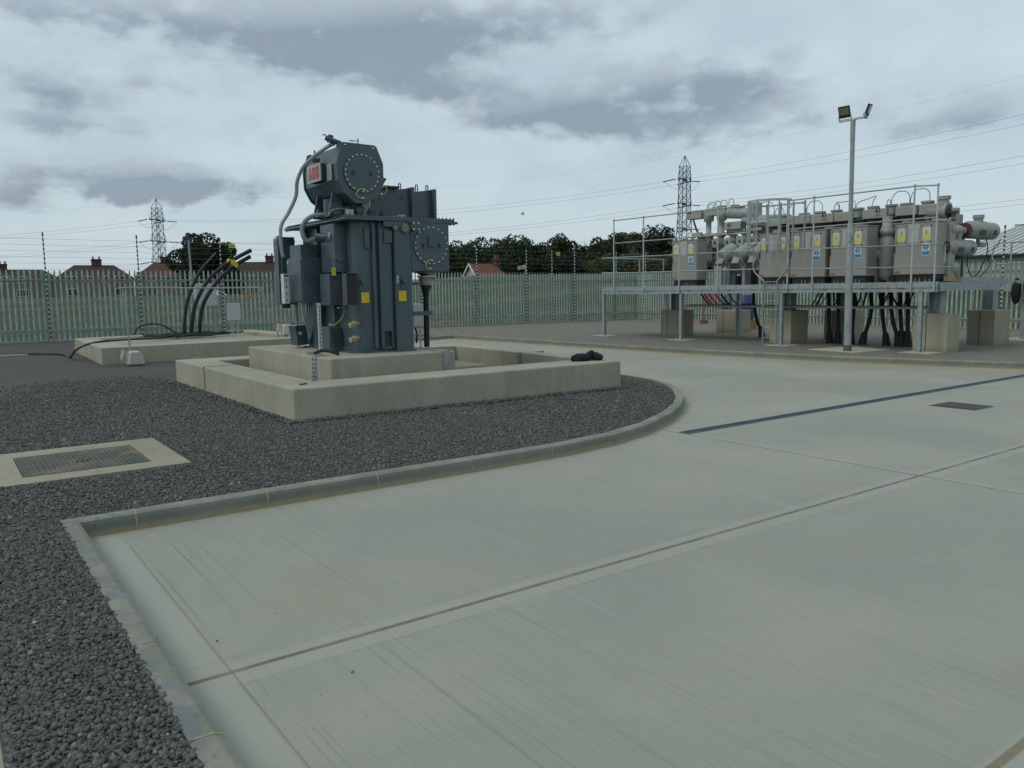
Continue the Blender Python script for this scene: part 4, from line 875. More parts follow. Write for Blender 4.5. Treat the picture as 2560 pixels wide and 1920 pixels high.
# ------------------------------------------------------------------ steel platform
PX = 18.45; PF = thing('steel_platform', 'galvanised steel access platform on legs carrying the grey control cabinets', 'platform', (PX, 15, 0))
b = M1('galvanised'); b.box(PX, PX + .06, 9.13, 20.32, 1.52, 1.655); b.box(PX + .02, PX + .04, 9.13, 20.32, 1.43, 1.52); b.box(PX, PX + .10, 9.13, 20.32, 1.42, 1.435)
b.build('edge_beam', None, PF)
b = M1('gis_dark')
for y in (19.4, 18.1, 16.4, 14.9, 13.0, 11.9, 10.9, 9.9): b.box(PX - .004, PX, y, y + .10, 1.50, 1.518)
b.build('beam_slot', None, PF)
b = M1('galvanised').box(PX + .06, 21.5, 9.2, 20.25, 1.60, 1.64); b.build('deck', None, PF)
b = M1('galvanised').box(PX + .1, 21.5, 9.08, 9.14, 1.455, 1.615).box(PX + .1, 21.5, 9.04, 9.18, 1.44, 1.456).box(21.4, 21.5, 9.13, 20.32, 1.45, 1.6).box(PX + .06, 21.5, 20.25, 20.32, 1.43, 1.65); b.build('end_beam', None, PF)
b = M1('galvanised').box(21.5, 21.75, 9.05, 9.17, 1.50, 1.58).build('beam_stub', None, PF)
for y in (20.25, 16.80, 13.24, 9.50):
    b = M1('galvanised').box(PX + .015, PX + .08, y - .022, y + .022, GZ(PX) - .05, 1.43).box(PX, PX + .015, y - .045, y + .045, GZ(PX) - .05, 1.43).box(PX + .08, PX + .095, y - .045, y + .045, GZ(PX) - .05, 1.43); b.build('leg', None, PF)
    o = M1('concrete_pale').box(PX - .22, PX + .4, y - .35, y + .35, -.1, GZ(PX) + .015).build('leg_footing', None, PF)
for x, y in ((21.4, 13.2), (21.4, 17.0), (21.4, 20.2)): M1('galvanised').box(x, x + .12, y - .05, y + .05, -.1, 1.45).build('leg', None, PF)
RAILZ = (3.825, 3.085, 2.56, 2.075)
for y, zt in ((19.71, 3.84), (18.35, 3.84), (16.84, 3.84), (15.38, 3.84), (13.04, 3.84), (12.30, 3.84), (9.72, 3.84), (9.19, 3.80)):
    M1('galvanised_bright').cyl((PX - .02, y, 1.46), (PX - .02, y, zt), .021, 8).cyl((PX - .02, y, zt - .02), (PX - .02, y, zt + .025), .03, 8).build('stanchion', None, PF)
def hrail(pts, r=.017, m='galvanised'): M1(m).tube(pts, r, 8, 3, False).build('handrail', None, PF)
hrail([(PX, 19.71, RAILZ[0]), (PX, 14.3, RAILZ[0])]); hrail([(PX, 13.04, RAILZ[0]), (PX, 9.72, RAILZ[0]), (PX, 9.19, 3.79)])
hrail([(PX, 19.71, RAILZ[1]), (PX, 14.3, RAILZ[1])]); hrail([(PX, 13.04, RAILZ[1]), (PX, 9.19, RAILZ[1])])
hrail([(PX, 20.32, RAILZ[2] + .06), (PX, 14.2, RAILZ[2] + .02)]); hrail([(PX, 13.2, RAILZ[2]), (PX, 9.12, RAILZ[2] - .08), (PX + .12, 9.05, RAILZ[2] - .08), (PX + .14, 9.05, 2.08)])
hrail([(PX, 20.30, RAILZ[3] + .04), (PX, 13.95, RAILZ[3])]); hrail([(PX, 13.25, RAILZ[3] - .02), (PX, 9.05, RAILZ[3] - .10), (PX + .5, 9.02, RAILZ[3] - .10)])
# rail returning across the far end
hrail([(PX, 20.32, 2.62), (PX + 3.0, 20.35, 2.62)]); hrail([(PX, 20.32, 2.14), (PX + 3.0, 20.35, 2.14)])
for x in (PX + .6, PX + 1.8, PX + 3.0): M1('galvanised').cyl((x, 20.35, 1.6), (x, 20.35, 2.62), .02, 8).build('stanchion', None, PF)
# ladder with hoop cage
LD = thing('cage_ladder', 'bright galvanised ladder with a hooped safety cage in the middle of the platform', 'ladder', (18.3, 13.6, 0))
b = M1('galvanised').bar((18.38, 13.74, 0), (18.38, 13.74, 1.75), .045, .02).bar((18.38, 13.32, 0), (18.38, 13.32, 1.75), .045, .02)
b.tube([(18.38, 13.74, 1.75), (18.38, 14.05, 2.0), (18.38, 14.1, 2.3), (18.38, 14.1, 3.8)], .02, 8, 4).tube([(18.38, 13.32, 1.75), (18.38, 13.04, 2.0), (18.38, 13.0, 2.1), (18.38, 13.0, 2.2)], .02, 8, 4); b.build('stile', None, LD)
b = M1('galvanised')
for i in range(7): b.cyl((18.38, 13.74, .22 + i * .25), (18.38, 13.32, .22 + i * .25), .011, 6)
b.build('rungs', None, LD)
for z in (3.84, 3.30, 2.74):
    pts = [(18.42, 14.15, z)] + [(18.4 - .62 * math.sin(a), 13.55 + .6 * math.cos(a), z) for a in [math.radians(t) for t in range(15, 166, 15)]] + [(18.42, 12.95, z)]
    b = M1('galvanised_bright')
    for p, q in zip(pts, pts[1:]): b.bar(p, q, .012, .06)
    b.build('hoop', None, LD)
for t in (10, 35, 60, 90, 120, 145, 168):
    a = math.radians(t); x, y = 18.39 - .62 * math.sin(a), 13.55 + .6 * math.cos(a); M1('galvanised_bright').bar((x, y, 2.70), (x, y, 3.87), .05, .012).build('cage_strap', None, LD)
for y in (14.15, 12.95, 13.7, 13.3): M1('galvanised').bar((19.0, y, 2.5), (19.0, y, 3.86), .05, .03).build('grab_post', None, LD)
b = M1('galvanised').bar((19.0, 12.95, 3.8), (19.0, 14.15, 3.8), .04).bar((19.0, 14.15, 3.8), (18.42, 14.15, 3.8), .04).bar((19.0, 14.15, 3.3), (18.42, 14.15, 3.3), .04); b.build('grab_rail', None, LD)

# ------------------------------------------------------------------ control cabinets
CX = 19.25
def cabinet(y0, y1, zb, zt, depth, label, blue, first=False):
    t = thing('control_cabinet', label, 'cabinet', (CX, (y0 + y1) / 2, 1.65), 'grey control cabinets in a row on the platform')
    hb = M1('cabinet_paint').box(CX, CX + depth, y0, y1, zb, zt).build('housing', None, t, .008)
    M1('cabinet_edge').box(CX - .03, CX + depth + .03, y0 - .02, y1 + .02, zt, zt + .022).build('rain_cap', None, t)
    w = y1 - y0; h = zt - zb; yl = y1          # left as seen from the road is the larger y
    d = M1('cabinet_paint').box(CX - .018, CX - .001, y0 + .015, y1 - .015, zb + .015, zt - .015).build('door', None, t, .004)
    M1('sign_black').box(CX - .035, CX - .018, yl - .035, yl - .005, zb + h * .44, zb + h * .58).build('handle', None, d)
    def tri(u, v, s):
        yc = yl - w * u; zc = zt - h * v; hw = .095 * s; hh = .165 * s
        b = M1('white_paint').box(CX - .0215, CX - .0185, yc - hw, yc + hw, zc - hh, zc + hh)
        b.mat('sign_yellow').prism([(-.075 * s, -.03 * s), (.075 * s, -.03 * s), (0, .125 * s)], lambda a, c, x: (x, yc + a, zc + c), CX - .0235, CX - .0225).box(CX - .0235, CX - .0225, yc - hw * .88, yc + hw * .88, zc - hh * .94, zc - hh * .32)
        b.mat('sign_black').prism([(-.006, .07), (.014, .07), (.004, .04), (.018, .04), (-.01, -.012), (.0, .022), (-.014, .022)], lambda a, c, x: (x, yc + a * s, zc + c * s), CX - .0245, CX - .0240)
        b.build('warning_sign', None, d)
        k = M1('sign_black')
        for sy in (-1, 1):
            for sz in (-1, 1): k.bar((CX - .022, yc + sy * hw * .95, zc + sz * hh * .95), (CX - .022, yc + sy * (hw + .028), zc + sz * (hh + .045)), .011)
        k.build('tape_mark', None, d)
    tri(.17, .225, 1.0); tri(.76, .225, 1.0)
    yc = yl - w * .46
    M1('paper_white').box(CX - .0205, CX - .0185, yc - .135, yc + .135, zt - h * .12, zt - h * .02).box(CX - .0205, CX - .0185, yc - .12, yc + .12, zt - h * .38, zt - h * .125).box(CX - .0215, CX - .0205, yc - .02, yc + .02, zt - h * .15, zt - h * .14).build('notice_sheet', None, d)
    if blue:
        yc = yl - w * .76; zc = zt - h * .52
        b = M1('white_paint').box(CX - .0215, CX - .0185, yc - .095, yc + .095, zc - .145, zc + .145)
        b.mat('sign_blue').cyl((CX - .0225, yc, zc + .05), (CX - .0235, yc, zc + .05), .068, 24).box(CX - .0235, CX - .0225, yc - .085, yc + .085, zc - .13, zc - .045)
        b.mat('white_paint').prism([(-.013, .102), (.013, .102), (.008, .035), (-.008, .035)], lambda a, c, x: (x, yc + a, zc + c), CX - .0248, CX - .0240).cyl((CX - .0240, yc, zc + .017), (CX - .0248, yc, zc + .017), .010, 10)
        b.build('mandatory_sign', None, d)
    text_mesh('ABB', .080, .001, frame((CX - .0205, yl - w * .10, zb + h * .045), (0, -1, 0), (0, 0, 1)), 'sign_red', 'maker_badge', d)
    b = M1('sign_black').box(CX + .05, CX + depth - .02, y0 + .04, y1 - .04, 1.64, zb - .002); b.build('plinth_gap_shade', None, t)  # painted black to carry the shade of the gap under the cabinet
    b = M1('brass')
    for i in range(7): y = y0 + .1 + (w - .2) * ((i * 5 + int(y0 * 7)) % 17) / 17; b.cyl((CX + .02, y, 1.655), (CX + .02, y, 1.655 + .03 + .03 * (i % 3)), .012, 6)
    b.build('cable_gland', None, t)
    return t
cabinet(16.85, 17.88, 1.83, 3.06, .46, 'leftmost control cabinet, standing apart with its dark side visible', True)
cabinet(13.55, 14.55, 1.85, 3.06, .46, 'control cabinet behind the caged ladder, without a blue sign', False)
cabinet(12.46, 13.53, 1.83, 3.06, .46, 'control cabinet with a blue sign immediately right of the caged ladder', True)
cabinet(11.30, 12.34, 1.83, 3.075, .46, 'control cabinet partly hidden behind the floodlight mast', True)
cabinet(9.57, 10.60, 1.83, 3.06, .46, 'rightmost and nearest control cabinet, at the end of the platform', True)

# ------------------------------------------------------------------ gas insulated switchgear
SG = thing('gas_insulated_switchgear', 'grey-green gas insulated switchgear with busbar tubes along the back of the platform', 'switchgear', (20.4, 14, 1.65))
gp = 'gis_paint'
def housing(y0, y1, z0, z1, x0=20.25, x1=20.6, m='gis_box', bev=.02): return M1(m).box(x0, x1, y0, y1, z0, z1).build('drive_box', None, SG, bev)
# main run of phase tubes
for x in (20.75, 21.1, 21.45):
    M1(gp).cyl((x, 10.6, 3.36), (x, 16.0, 3.36), .15, 20).build('busbar_tube', None, SG)
for y0, y1, zc in ((14.62, 15.12, 3.47), (13.62, 14.38, 3.47), (12.90, 13.60, 3.45), (12.38, 12.88, 3.45), (11.38, 12.05, 3.45), (10.60, 11.15, 3.46), (9.95, 10.55, 3.44)):
    housing(y0, y1, zc - .125, zc + .125, 20.22, 20.5)
housing(9.7, 15.2, 3.31, 3.355, 20.28, 20.5, 'gis_dark', .004)
mk = [(13.18, 3.50), (11.62, 3.49)]
for i, y in enumerate((14.95, 14.55, 13.95, 13.42, 12.92, 12.30, 11.85, 11.36, 10.98, 10.42)):
    b = M1(gp).cyl((20.40 + .02 * (i % 3), y, 3.40), (20.40 + .02 * (i % 3), y, 3.615), .13, 20).cyl((20.4 + .02 * (i % 3), y, 3.615), (20.4 + .02 * (i % 3), y, 3.66), .16, 20); b.mat('gis_dark').cyl((20.42, y, 3.60), (20.42, y, 3.614), .145, 16); b.build('turret', None, SG, .006)
for i, y in enumerate((14.8, 14.2, 13.1, 12.2, 11.4, 10.9, 10.15)):
    b = M1('gis_dark').mat(gp).cyl((20.45, y, 3.25), (20.45, y, 3.05), .17, 20).mat('gis_dark').cyl((20.45, y, 3.32), (20.45, y, 3.25), .13, 16); b.build('breaker_pole', None, SG)
for y, z in mk:
    b = M1('gis_dark'); b.box(20.209, 20.2135, y - .105, y + .105, z - .10, z - .095); b.build('marker_edge', None, SG)
    text_mesh('41', .17, .006, frame((20.2175, y, z + .02), (0, -1, 0), (0, 0, 1)), 'gis_dark', 'phase_marking', SG)
    M1('orange').prism([(-.05, -.10), (.05, -.10), (.0, -.03)], lambda a, c, x: (x, y + a, z + c), 20.2145, 20.2185).build('warning_triangle', None, SG)
# dark gear under the tubes, behind the cabinets
for y in np.arange(9.9, 15.3, .42):
    b = M1('gis_dark').mat(gp).cyl((20.9, y, 1.65), (20.9, y, 3.3), .11, 14).mat('gis_dark').cyl((20.9, y, 2.9), (20.9, y, 3.02), .15, 14).cyl((20.9, y, 2.2), (20.9, y, 2.3), .15, 14); b.build('support_insulator', None, SG)
b = M1('gis_dark').box(21.2, 21.3, 9.9, 14.6, 1.64, 3.0).build('rear_panel', None, SG)
# vertical tank between the two right-hand cabinets
M1(gp).lathe((20.0, 11.22, 1.72), (0, 0, 1), [(0, .10), (.05, .13), (.14, .20), (.75, .20), (1.0, .20), (1.08, .14), (1.14, .14), (1.15, .17), (1.3, .17), (1.31, .12), (1.62, .12)], 24).build('circuit_breaker_tank', None, SG)
M1(gp).cyl((19.75, 11.42, 2.38), (20.0, 11.30, 2.38), .13, 18).build('viewing_port', None, SG)
M1('gis_dark').cyl((20.0, 11.30, 1.62), (20.0, 11.30, 1.9), .05, 10).cyl((20.0, 11.05, 1.62), (20.0, 11.05, 1.9), .05, 10).build('support_leg', None, SG)
# taller bay at the far end
housing(17.64, 18.29, 3.81, 4.08, 20.3, 20.62)
b = M1('orange').prism([(-.08, -.05), (.08, -.05), (0, .05)], lambda a, c, x: (x, 18.15 + a, 3.90 + c), 20.295, 20.299); b.build('warning_triangle', None, SG)
M1('gis_dark').box(20.294, 20.299, 18.06, 18.22, 3.98, 4.03).build('phase_marking', None, SG)
M1(gp).cyl((20.5, 17.66, 3.96), (20.5, 17.45, 3.92), .11, 18).build('coupling', None, SG)
housing(16.68, 17.5, 3.86, 4.09, 20.3, 20.55)
M1(gp).cyl((20.5, 16.9, 3.92), (20.5, 15.6, 3.80), .17, 22).build('busbar_tube', None, SG)
for y, z in ((17.2, 4.05), (16.95, 4.08), (16.45, 4.06), (16.25, 4.0), (15.72, 4.0)): M1(gp).cyl((20.5, y, 3.9), (20.5, y, z + .03), .12, 18).cyl((20.5, y, z + .03), (20.5, y, z + .07), .15, 18).build('turret', None, SG, .006)
M1(gp).box(20.35, 20.6, 15.5, 15.85, 3.7, 4.13).build('end_cap', None, SG, .03)
housing(16.0, 16.62, 3.36, 3.60, 20.2, 20.5); text_mesh('41', .16, .006, frame((20.197, 16.42, 3.50), (0, -1, 0), (0, 0, 1)), 'gis_dark', 'phase_marking', SG)
M1('orange').prism([(-.05, -.10), (.05, -.10), (.0, -.04)], lambda a, c, x: (x, 16.42 + a, 3.5 + c), 20.192, 20.196).build('warning_triangle', None, SG)
M1('gis_dark').box(20.19, 20.199, 15.82, 15.96, 3.42, 3.56).build('socket_cover', None, SG)
M1(gp).cyl((20.5, 16.1, 3.62), (20.5, 14.6, 3.55), .15, 20).build('busbar_tube', None, SG)
for y in (17.40, 16.88): M1(gp).lathe((20.4, y, 3.25), (0, 0, 1), [(0, .16), (.06, .16), (.07, .085), (.42, .085), (.44, .15), (.62, .17)], 20).build('post_insulator', None, SG)
b = M1(gp).box(20.3, 20.6, 16.55, 17.6, 3.22, 3.30).box(20.3, 20.6, 15.3, 16.6, 3.28, 3.36); b.build('support_frame', None, SG)
b = M1('gis_box').box(20.2, 20.3, 17.55, 17.9, 3.22, 3.36).build('terminal_box', None, SG, .01)
for y in (17.38, 16.9, 16.42, 15.95, 15.5):
    b = M1('copper_rust').cyl((20.4, y, 3.17), (20.4, y, 3.215), .14, 18).mat(gp).cyl((20.4, y, 2.45), (20.4, y, 3.17), .10, 18).cyl((20.15, y + .03, 2.98), (20.4, y, 2.98), .15, 20).mat('gis_dark').cyl((20.14, y + .03, 2.98), (20.15, y + .03, 2.98), .05, 12); b.build('earthing_switch', None, SG)
for y in (16.28, 15.68, 15.08):
    b = M1(gp).cyl((19.72, y, 2.48), (20.15, y - .10, 2.74), .235, 24).cyl((19.69, y + .01, 2.46), (19.72, y, 2.48), .25, 24).cyl((19.95, y - .05, 2.50), (20.0, y - .05, 2.85), .12, 14); b.mat('gis_box').obox((19.675, y + .02, 2.45), (-.008, .0, .013), (0, .13, 0), (.09, 0, .14)); b.build('cable_end_unit', None, SG, .006)
    M1('gis_dark').mat(gp).cyl((19.9, y - .1, 2.3), (19.9, y - .1, 1.64), .07, 12).build('support_leg', None, SG)
b = M1(gp).box(19.6, 19.7, 16.2, 16.5, 1.64, 2.25).box(20.2, 20.3, 14.9, 16.6, 1.64, 2.4); b.mat('gis_dark').box(19.95, 20.2, 14.9, 16.2, 1.64, 2.1).box(19.7, 19.9, 15.2, 15.35, 1.64, 2.15).box(19.7, 19.9, 15.75, 15.95, 1.64, 2.0); b.mat('bolt_zinc').cyl((19.6, 16.0, 2.15), (19.5, 16.02, 2.15), .04, 10).cyl((19.6, 15.5, 1.95), (19.5, 15.5, 1.95), .03, 10); b.build('mechanism_box', None, SG, .01)
b = M1('black_rubber').tube([(20.35, 18.0, 3.8), (20.32, 17.9, 3.6), (20.3, 17.75, 3.35), (20.3, 17.5, 3.15), (20.3, 17.2, 3.03), (20.3, 16.9, 2.98)], .03, 8); b.build('flexible_conduit', None, SG)
# thin gas pipes looping over the top
def arch(y0, y1, zb, zt, sq=.0):
    h = zt - zb; return M1('hose_grey').tube([(20.4, y0, zb), (20.4, y0 - (y0 - y1) * .04, zb + h * .55), (20.4, y0 - (y0 - y1) * .25, zt - h * .05), (20.4, (y0 + y1) / 2, zt), (20.4, y1 + (y0 - y1) * .2, zt - h * .06), (20.4, y1 + (y0 - y1) * .02, zb + h * .6), (20.4, y1, zb)], .0125, 6).build('gas_pipe', None, SG)
for a in ((17.47, 17.10, 4.08, 4.28), (17.42, 17.22, 4.08, 4.22), (17.18, 16.92, 4.10, 4.29), (16.94, 16.68, 4.12, 4.30), (16.62, 16.42, 4.10, 4.32), (15.86, 15.62, 3.7, 3.84), (15.55, 14.94, 3.62, 4.10), (14.92, 14.60, 3.62, 3.88), (14.45, 13.87, 3.64, 3.96), (13.85, 13.35, 3.64, 3.97), (12.99, 12.85, 3.64, 3.82), (11.48, 11.38, 3.64, 3.79), (11.36, 10.88, 3.64, 3.97), (10.86, 10.37, 3.64, 3.98)): arch(*a)
M1('hose_grey').tube([(20.4, 12.83, 3.64), (20.4, 12.83, 3.78), (20.4, 12.93, 3.86), (20.4, 12.6, 3.86), (20.4, 12.38, 3.85), (20.4, 12.36, 3.62)], .0125, 6, sub=False).tube([(20.4, 12.36, 3.64), (20.4, 12.28, 3.80), (20.4, 12.05, 3.86), (20.4, 11.78, 3.92), (20.4, 11.86, 3.80), (20.4, 11.87, 3.64)], .0125, 6, 3).build('gas_pipe', None, SG)
# equipment at the near right end
b = M1(gp).cyl((20.4, 10.35, 3.40), (20.4, 10.0, 3.38), .19, 24).cyl((20.4, 10.0, 3.38), (20.4, 9.90, 3.37), .21, 24); b.build('busbar_tube', None, SG)
M1(gp).cyl((20.4, 10.02, 3.4), (20.4, 10.02, 3.66), .12, 20).cyl((20.4, 10.02, 3.66), (20.4, 10.02, 3.74), .155, 20).build('turret', None, SG, .008)
b = M1('gis_dark').cyl((20.40, 9.90, 3.37), (20.40, 9.885, 3.37), .16, 20).mat('gis_paint').box(20.42, 20.58, 9.70, 9.86, 3.04, 3.44); b.build('end_bracket', None, SG, .03)
M1('gis_box').box(19.72, 20.3, 9.62, 9.9, 2.95, 3.14).box(19.72, 20.0, 9.5, 9.9, 1.72, 3.02).build('side_housing', None, SG, .015)
M1('rust_red').box(19.95, 20.2, 9.60, 9.615, 3.11, 3.142).build('red_flange', None, SG)
b = M1(gp).cyl((19.8, 9.6, 2.88), (20.3, 9.6, 2.88), .13, 20).cyl((20.3, 9.6, 2.88), (20.55, 9.6, 2.88), .09, 20); b.mat('rust_red').cyl((20.33, 9.6, 2.88), (20.345, 9.6, 2.88), .115, 20).cyl((20.60, 9.6, 2.89), (20.625, 9.6, 2.89), .18, 20); b.build('tube_neck', None, SG)
def vt(x0, x1, z, r, nm):
    b = M1(gp).lathe((x0, 9.6, z), (1, 0, 0), [(0, r * .75), (.12, r * .85), (.14, r), ((x1 - x0) * .55, r), ((x1 - x0) * .57, r * 1.06), ((x1 - x0) * .62, r * 1.06), ((x1 - x0) * .64, r), ((x1 - x0) * .92, r), (x1 - x0, r * .7)], 26)
    b.cyl((x0 + (x1 - x0) * .42, 9.6, z), (x0 + (x1 - x0) * .42, 9.6, z + r * 1.45), r * .5, 20).cyl((x0 + (x1 - x0) * .42, 9.6, z + r * 1.35), (x0 + (x1 - x0) * .42, 9.6, z + r * 1.75), r * .6, 20)
    b.mat('gis_dark').box(x0 + (x1 - x0) * .2, x0 + (x1 - x0) * .4, 9.6 - r * 1.02, 9.6 - r * .9, z - r * .6, z - r * .05).box(x0 + (x1 - x0) * .7, x0 + (x1 - x0) * .8, 9.6 - r * 1.03, 9.6 - r * .9, z - r * .5, z - r * .0)
    return b.build('voltage_transformer', None, SG)
vt(20.70, 22.15, 2.91, .215, 'a'); 
b = M1('rust_red').cyl((19.60, 9.62, 2.47), (19.73, 9.62, 2.47), .13, 18).build('red_flange', None, SG)
vt(19.72, 21.02, 2.47, .19, 'b')
M1('gis_dark').mat(gp).cyl((21.35, 9.6, 2.72), (21.35, 9.6, 2.60), .05, 10).cyl((21.38, 9.55, 2.60), (21.38, 9.55, 2.50), .12, 14).build('valve', None, SG)
b = M1('black_rubber').tube([(20.4, 9.4, 2.28), (20.42, 9.4, 2.05), (20.55, 9.4, 1.85), (20.8, 9.4, 1.75), (21.1, 9.4, 1.95), (21.35, 9.4, 2.25), (21.42, 9.4, 2.5), (21.3, 9.4, 2.7)], .014, 6).tube([(21.5, 9.45, 2.35), (21.55, 9.4, 2.05), (21.3, 9.4, 1.85), (20.9, 9.4, 1.70), (20.6, 9.4, 1.62)], .012, 6).tube([(22.1, 9.4, 2.7), (21.9, 9.4, 2.5), (21.4, 9.4, 2.35)], .010, 6); b.build('hanging_cable', None, SG)
M1(gp).cyl((20.15, 9.62, 1.98), (19.85, 9.62, 1.98), .17, 20).build('current_transformer', None, SG)
M1('galvanised').box(19.9, 22.4, 9.3, 9.5, 1.645, 1.75).build('base_frame', None, SG)
o = M1('brass').mat('wood').box(19.4, 19.75, 9.2, 9.45, 1.66, 1.76).build('timber_block', None); tag(o, 'short yellow-brown timber block lying at the right end of the platform deck', 'timber block')
# cables hanging below the deck and the tray that guides them
ct = M1('gis_dark').mat('strip_steel').box(19.6, 20.0, 10.0, 17.65, .985, 1.045).mat('gis_dark').box(19.62, 19.98, 10.0, 17.65, 1.045, 1.06).build('cable_tray', None); tag(ct, 'long grey cable tray slung under the platform', 'cable tray')
paths = [((12.99, .93, 12.93, .08), 'first of the thick black cables from the left below the deck, left of the mast'), ((12.70, .93, 12.68, .05), 'thick black cable below the deck just left of the mast, nearly vertical'), ((12.25, .93, 12.30, .06), 'thick black cable directly behind the floodlight mast under the deck'), ((11.74, .93, 11.97, .05), 'thick black cable under the deck leaning down to the left, right of the mast'), ((11.44, .93, 11.28, .04), 'thick black cable under the deck, second right of the mast, ending in a duct boot'), ((11.19, .93, 10.94, .10), 'thick black cable under the deck leaning down to the right'), ((10.95, .93, 10.85, .1), 'straight black cable just left of the nearest concrete block'), ((10.75, .93, 10.72, .1), 'darkest black cable next to the nearest concrete block'), ((16.2, 1.0, 15.85, .05), 'black cable leaning right beside the middle concrete block')]
for (y0, z0, y1, z1), lb_ in paths:
    t = thing('underdeck_cable', lb_, 'cable', (20.3, y1, z1), 'black cables dropping from the deck into the ground'); X0 = 20.3 if y0 < 15 else 21.2
    M1('black_rubber').tube([(X0, y0 + .05, 1.60), (X0, y0 + .02, 1.3), (X0, y0, z0), (X0, (y0 * .6 + y1 * .4), .5), (X0, y1, z1 + .05)], .052, 10).build('sheath', None, t)
    M1('black_rubber').cyl((X0, y1 + (y0 - y1) * .28, z1 + .30), (X0, y1, -.05), .07, 12, .12).build('duct_boot', None, t)
rng = random.Random(3); b = M1('black_rubber')
for i in range(26):
    y = rng.uniform(10.4, 13.2); y2 = y + rng.uniform(-.35, .35); b.tube([(20.1, y, 1.62), (20.1, y * .6 + y2 * .4, 1.35), (20.1, y2, 1.06)], rng.uniform(.012, .03), 6, 3)
for i in range(8):
    y = rng.uniform(16.3, 17.5); b.tube([(20.1, y, 1.62), (20.1, y - .1, 1.35), (20.1, y - .4, 1.06)], .02, 6, 3)
o = b.build('cable_bundle', None); tag(o, 'dense fan of thin black cables between the deck and the tray', 'cables', kind='stuff')
# concrete piers and their steel stubs
def pier(x0, x1, y0, y1, zt, label, stub=True):
    t = thing('concrete_pier', label, 'concrete block', ((x0 + x1) / 2, (y0 + y1) / 2, 0), 'square concrete piers under the switchgear')
    M1('concrete_block').box(x0, x1, y0, y1, -.1, zt).build('block', None, t, .012)
    M1('strip_seal').box(x0 - .003, x0 + .01, y1 - .32, y1 - .295, -.05, zt - .02).build('earth_strip', None, t)
    if stub:
        cx, cy = (x0 + x1) / 2, (y0 + y1) / 2; b = M1('galvanised').box(cx - .20, cx + .20, cy - .20, cy + .20, zt, zt + .02).box(cx - .14, cx + .14, cy - .14, cy - .12, zt, 1.45).box(cx - .14, cx + .14, cy + .12, cy + .14, zt, 1.45).box(cx - .01, cx + .01, cy - .12, cy + .12, zt, 1.45); b.build('steel_stub', None, t)
pier(19.95, 20.58, 18.15, 19.04, .86, 'concrete pier at the far left end, behind the second platform leg')
pier(22.75, 23.66, 18.2, 19.0, .78, 'concrete pier in the back row showing a horizontal joint line')
pier(19.3, 20.1, 13.5, 14.2, .92, 'front-row concrete pier just right of the ladder foot')
pier(21.8, 22.6, 13.3, 14.1, .86, 'shaded concrete pier in the back row behind the floodlight mast')
pier(19.0, 19.60, 9.12, 9.92, .90, 'nearest and palest concrete pier at the right end of the platform')
pier(22.17, 23.06, 9.46, 10.14, .90, 'concrete pier in the back row at the right edge of the picture')
# red and blue site clutter beyond the piers
rb = thing('plastic_barrier', 'faded red plastic site barrier seen under the platform', 'barrier', (28.5, 24.1, 0)); b = M1('red_plastic')
for i in range(8): b.box(28.5, 28.53, 23.5 + i * .15, 23.56 + i * .15, .85, 1.28)
b.box(28.49, 28.54, 23.5, 24.61, 1.24, 1.3).box(28.49, 28.54, 23.5, 24.61, .84, .90).box(28.50, 28.53, 23.5, 23.56, 0, .9).box(28.50, 28.53, 24.55, 24.61, 0, .9); b.build('panel', None, rb); M1('red_plastic').box(28.3, 28.75, 23.5, 23.6, -.06, .12).box(28.3, 28.75, 24.5, 24.6, -.06, .12).build('foot', None, rb)
for y, lab in ((20.2, 'left one of two blue drums seen under the platform'), (19.5, 'right one of two blue drums seen under the platform')):
    o = M1('blue_plastic').lathe((25, y, .35), (0, 0, 1), [(0, .27), (.02, .29), (.28, .29), (.30, .31), (.33, .29), (.6, .29), (.62, .31), (.65, .29), (.93, .28), (.95, .24)], 22).build('drum', None); tag(o, lab, 'drum')
    o = M1('wood').box(24.7, 25.3, y - .3, y + .3, -.03, .35).build('pallet', None); tag(o, lab.replace('blue drums', 'wooden blocks carrying the drums'), 'pallet')

# ------------------------------------------------------------------ floodlight mast
FM = thing('floodlight_mast', 'octagonal grey floodlight mast with two black lamp heads', 'lamp post', (17.77, 10.85, 0))
M1('concrete_pale').add([(17.45, 10.5, .03), (18.8, 10.35, .03), (19.2, 11.65, .03), (17.65, 11.85, .03), (17.45, 10.5, -.1), (18.8, 10.35, -.1), (19.2, 11.65, -.1), (17.65, 11.85, -.1)], [(0, 1, 2, 3), (0, 1, 5, 4), (1, 2, 6, 5), (2, 3, 7, 6), (3, 0, 4, 7)]).build('base_slab', None, FM)
M1('mast_steel').cyl((17.77, 10.85, .02), (17.77, 10.88, 2.85), .088, 8).cyl((17.77, 10.88, 2.85), (17.77, 10.88, 3.05), .088, 8, .06).cyl((17.77, 10.88, 3.05), (17.77, 10.90, 5.42), .050, 12).build('pole', None, FM)
M1('strip_seal').cyl((17.77, 10.85, .02), (17.77, 10.85, .17), .094, 12).build('base_sleeve', None, FM)
M1('mast_steel').cyl((17.77, 10.90, 4.95), (17.77, 10.90, 5.42), .056, 12).build('pole_sleeve', None, FM)
M1('galvanised_bright').box(17.74, 17.80, 10.55, 11.25, 5.42, 5.46).build('cross_bar', None, FM)
M1('galvanised').box(17.66, 17.70, 10.80, 10.86, 2.62, 2.75).cyl((17.72, 10.79, 2.72), (17.72, 10.74, 2.72), .02, 8).build('bracket', None, FM)
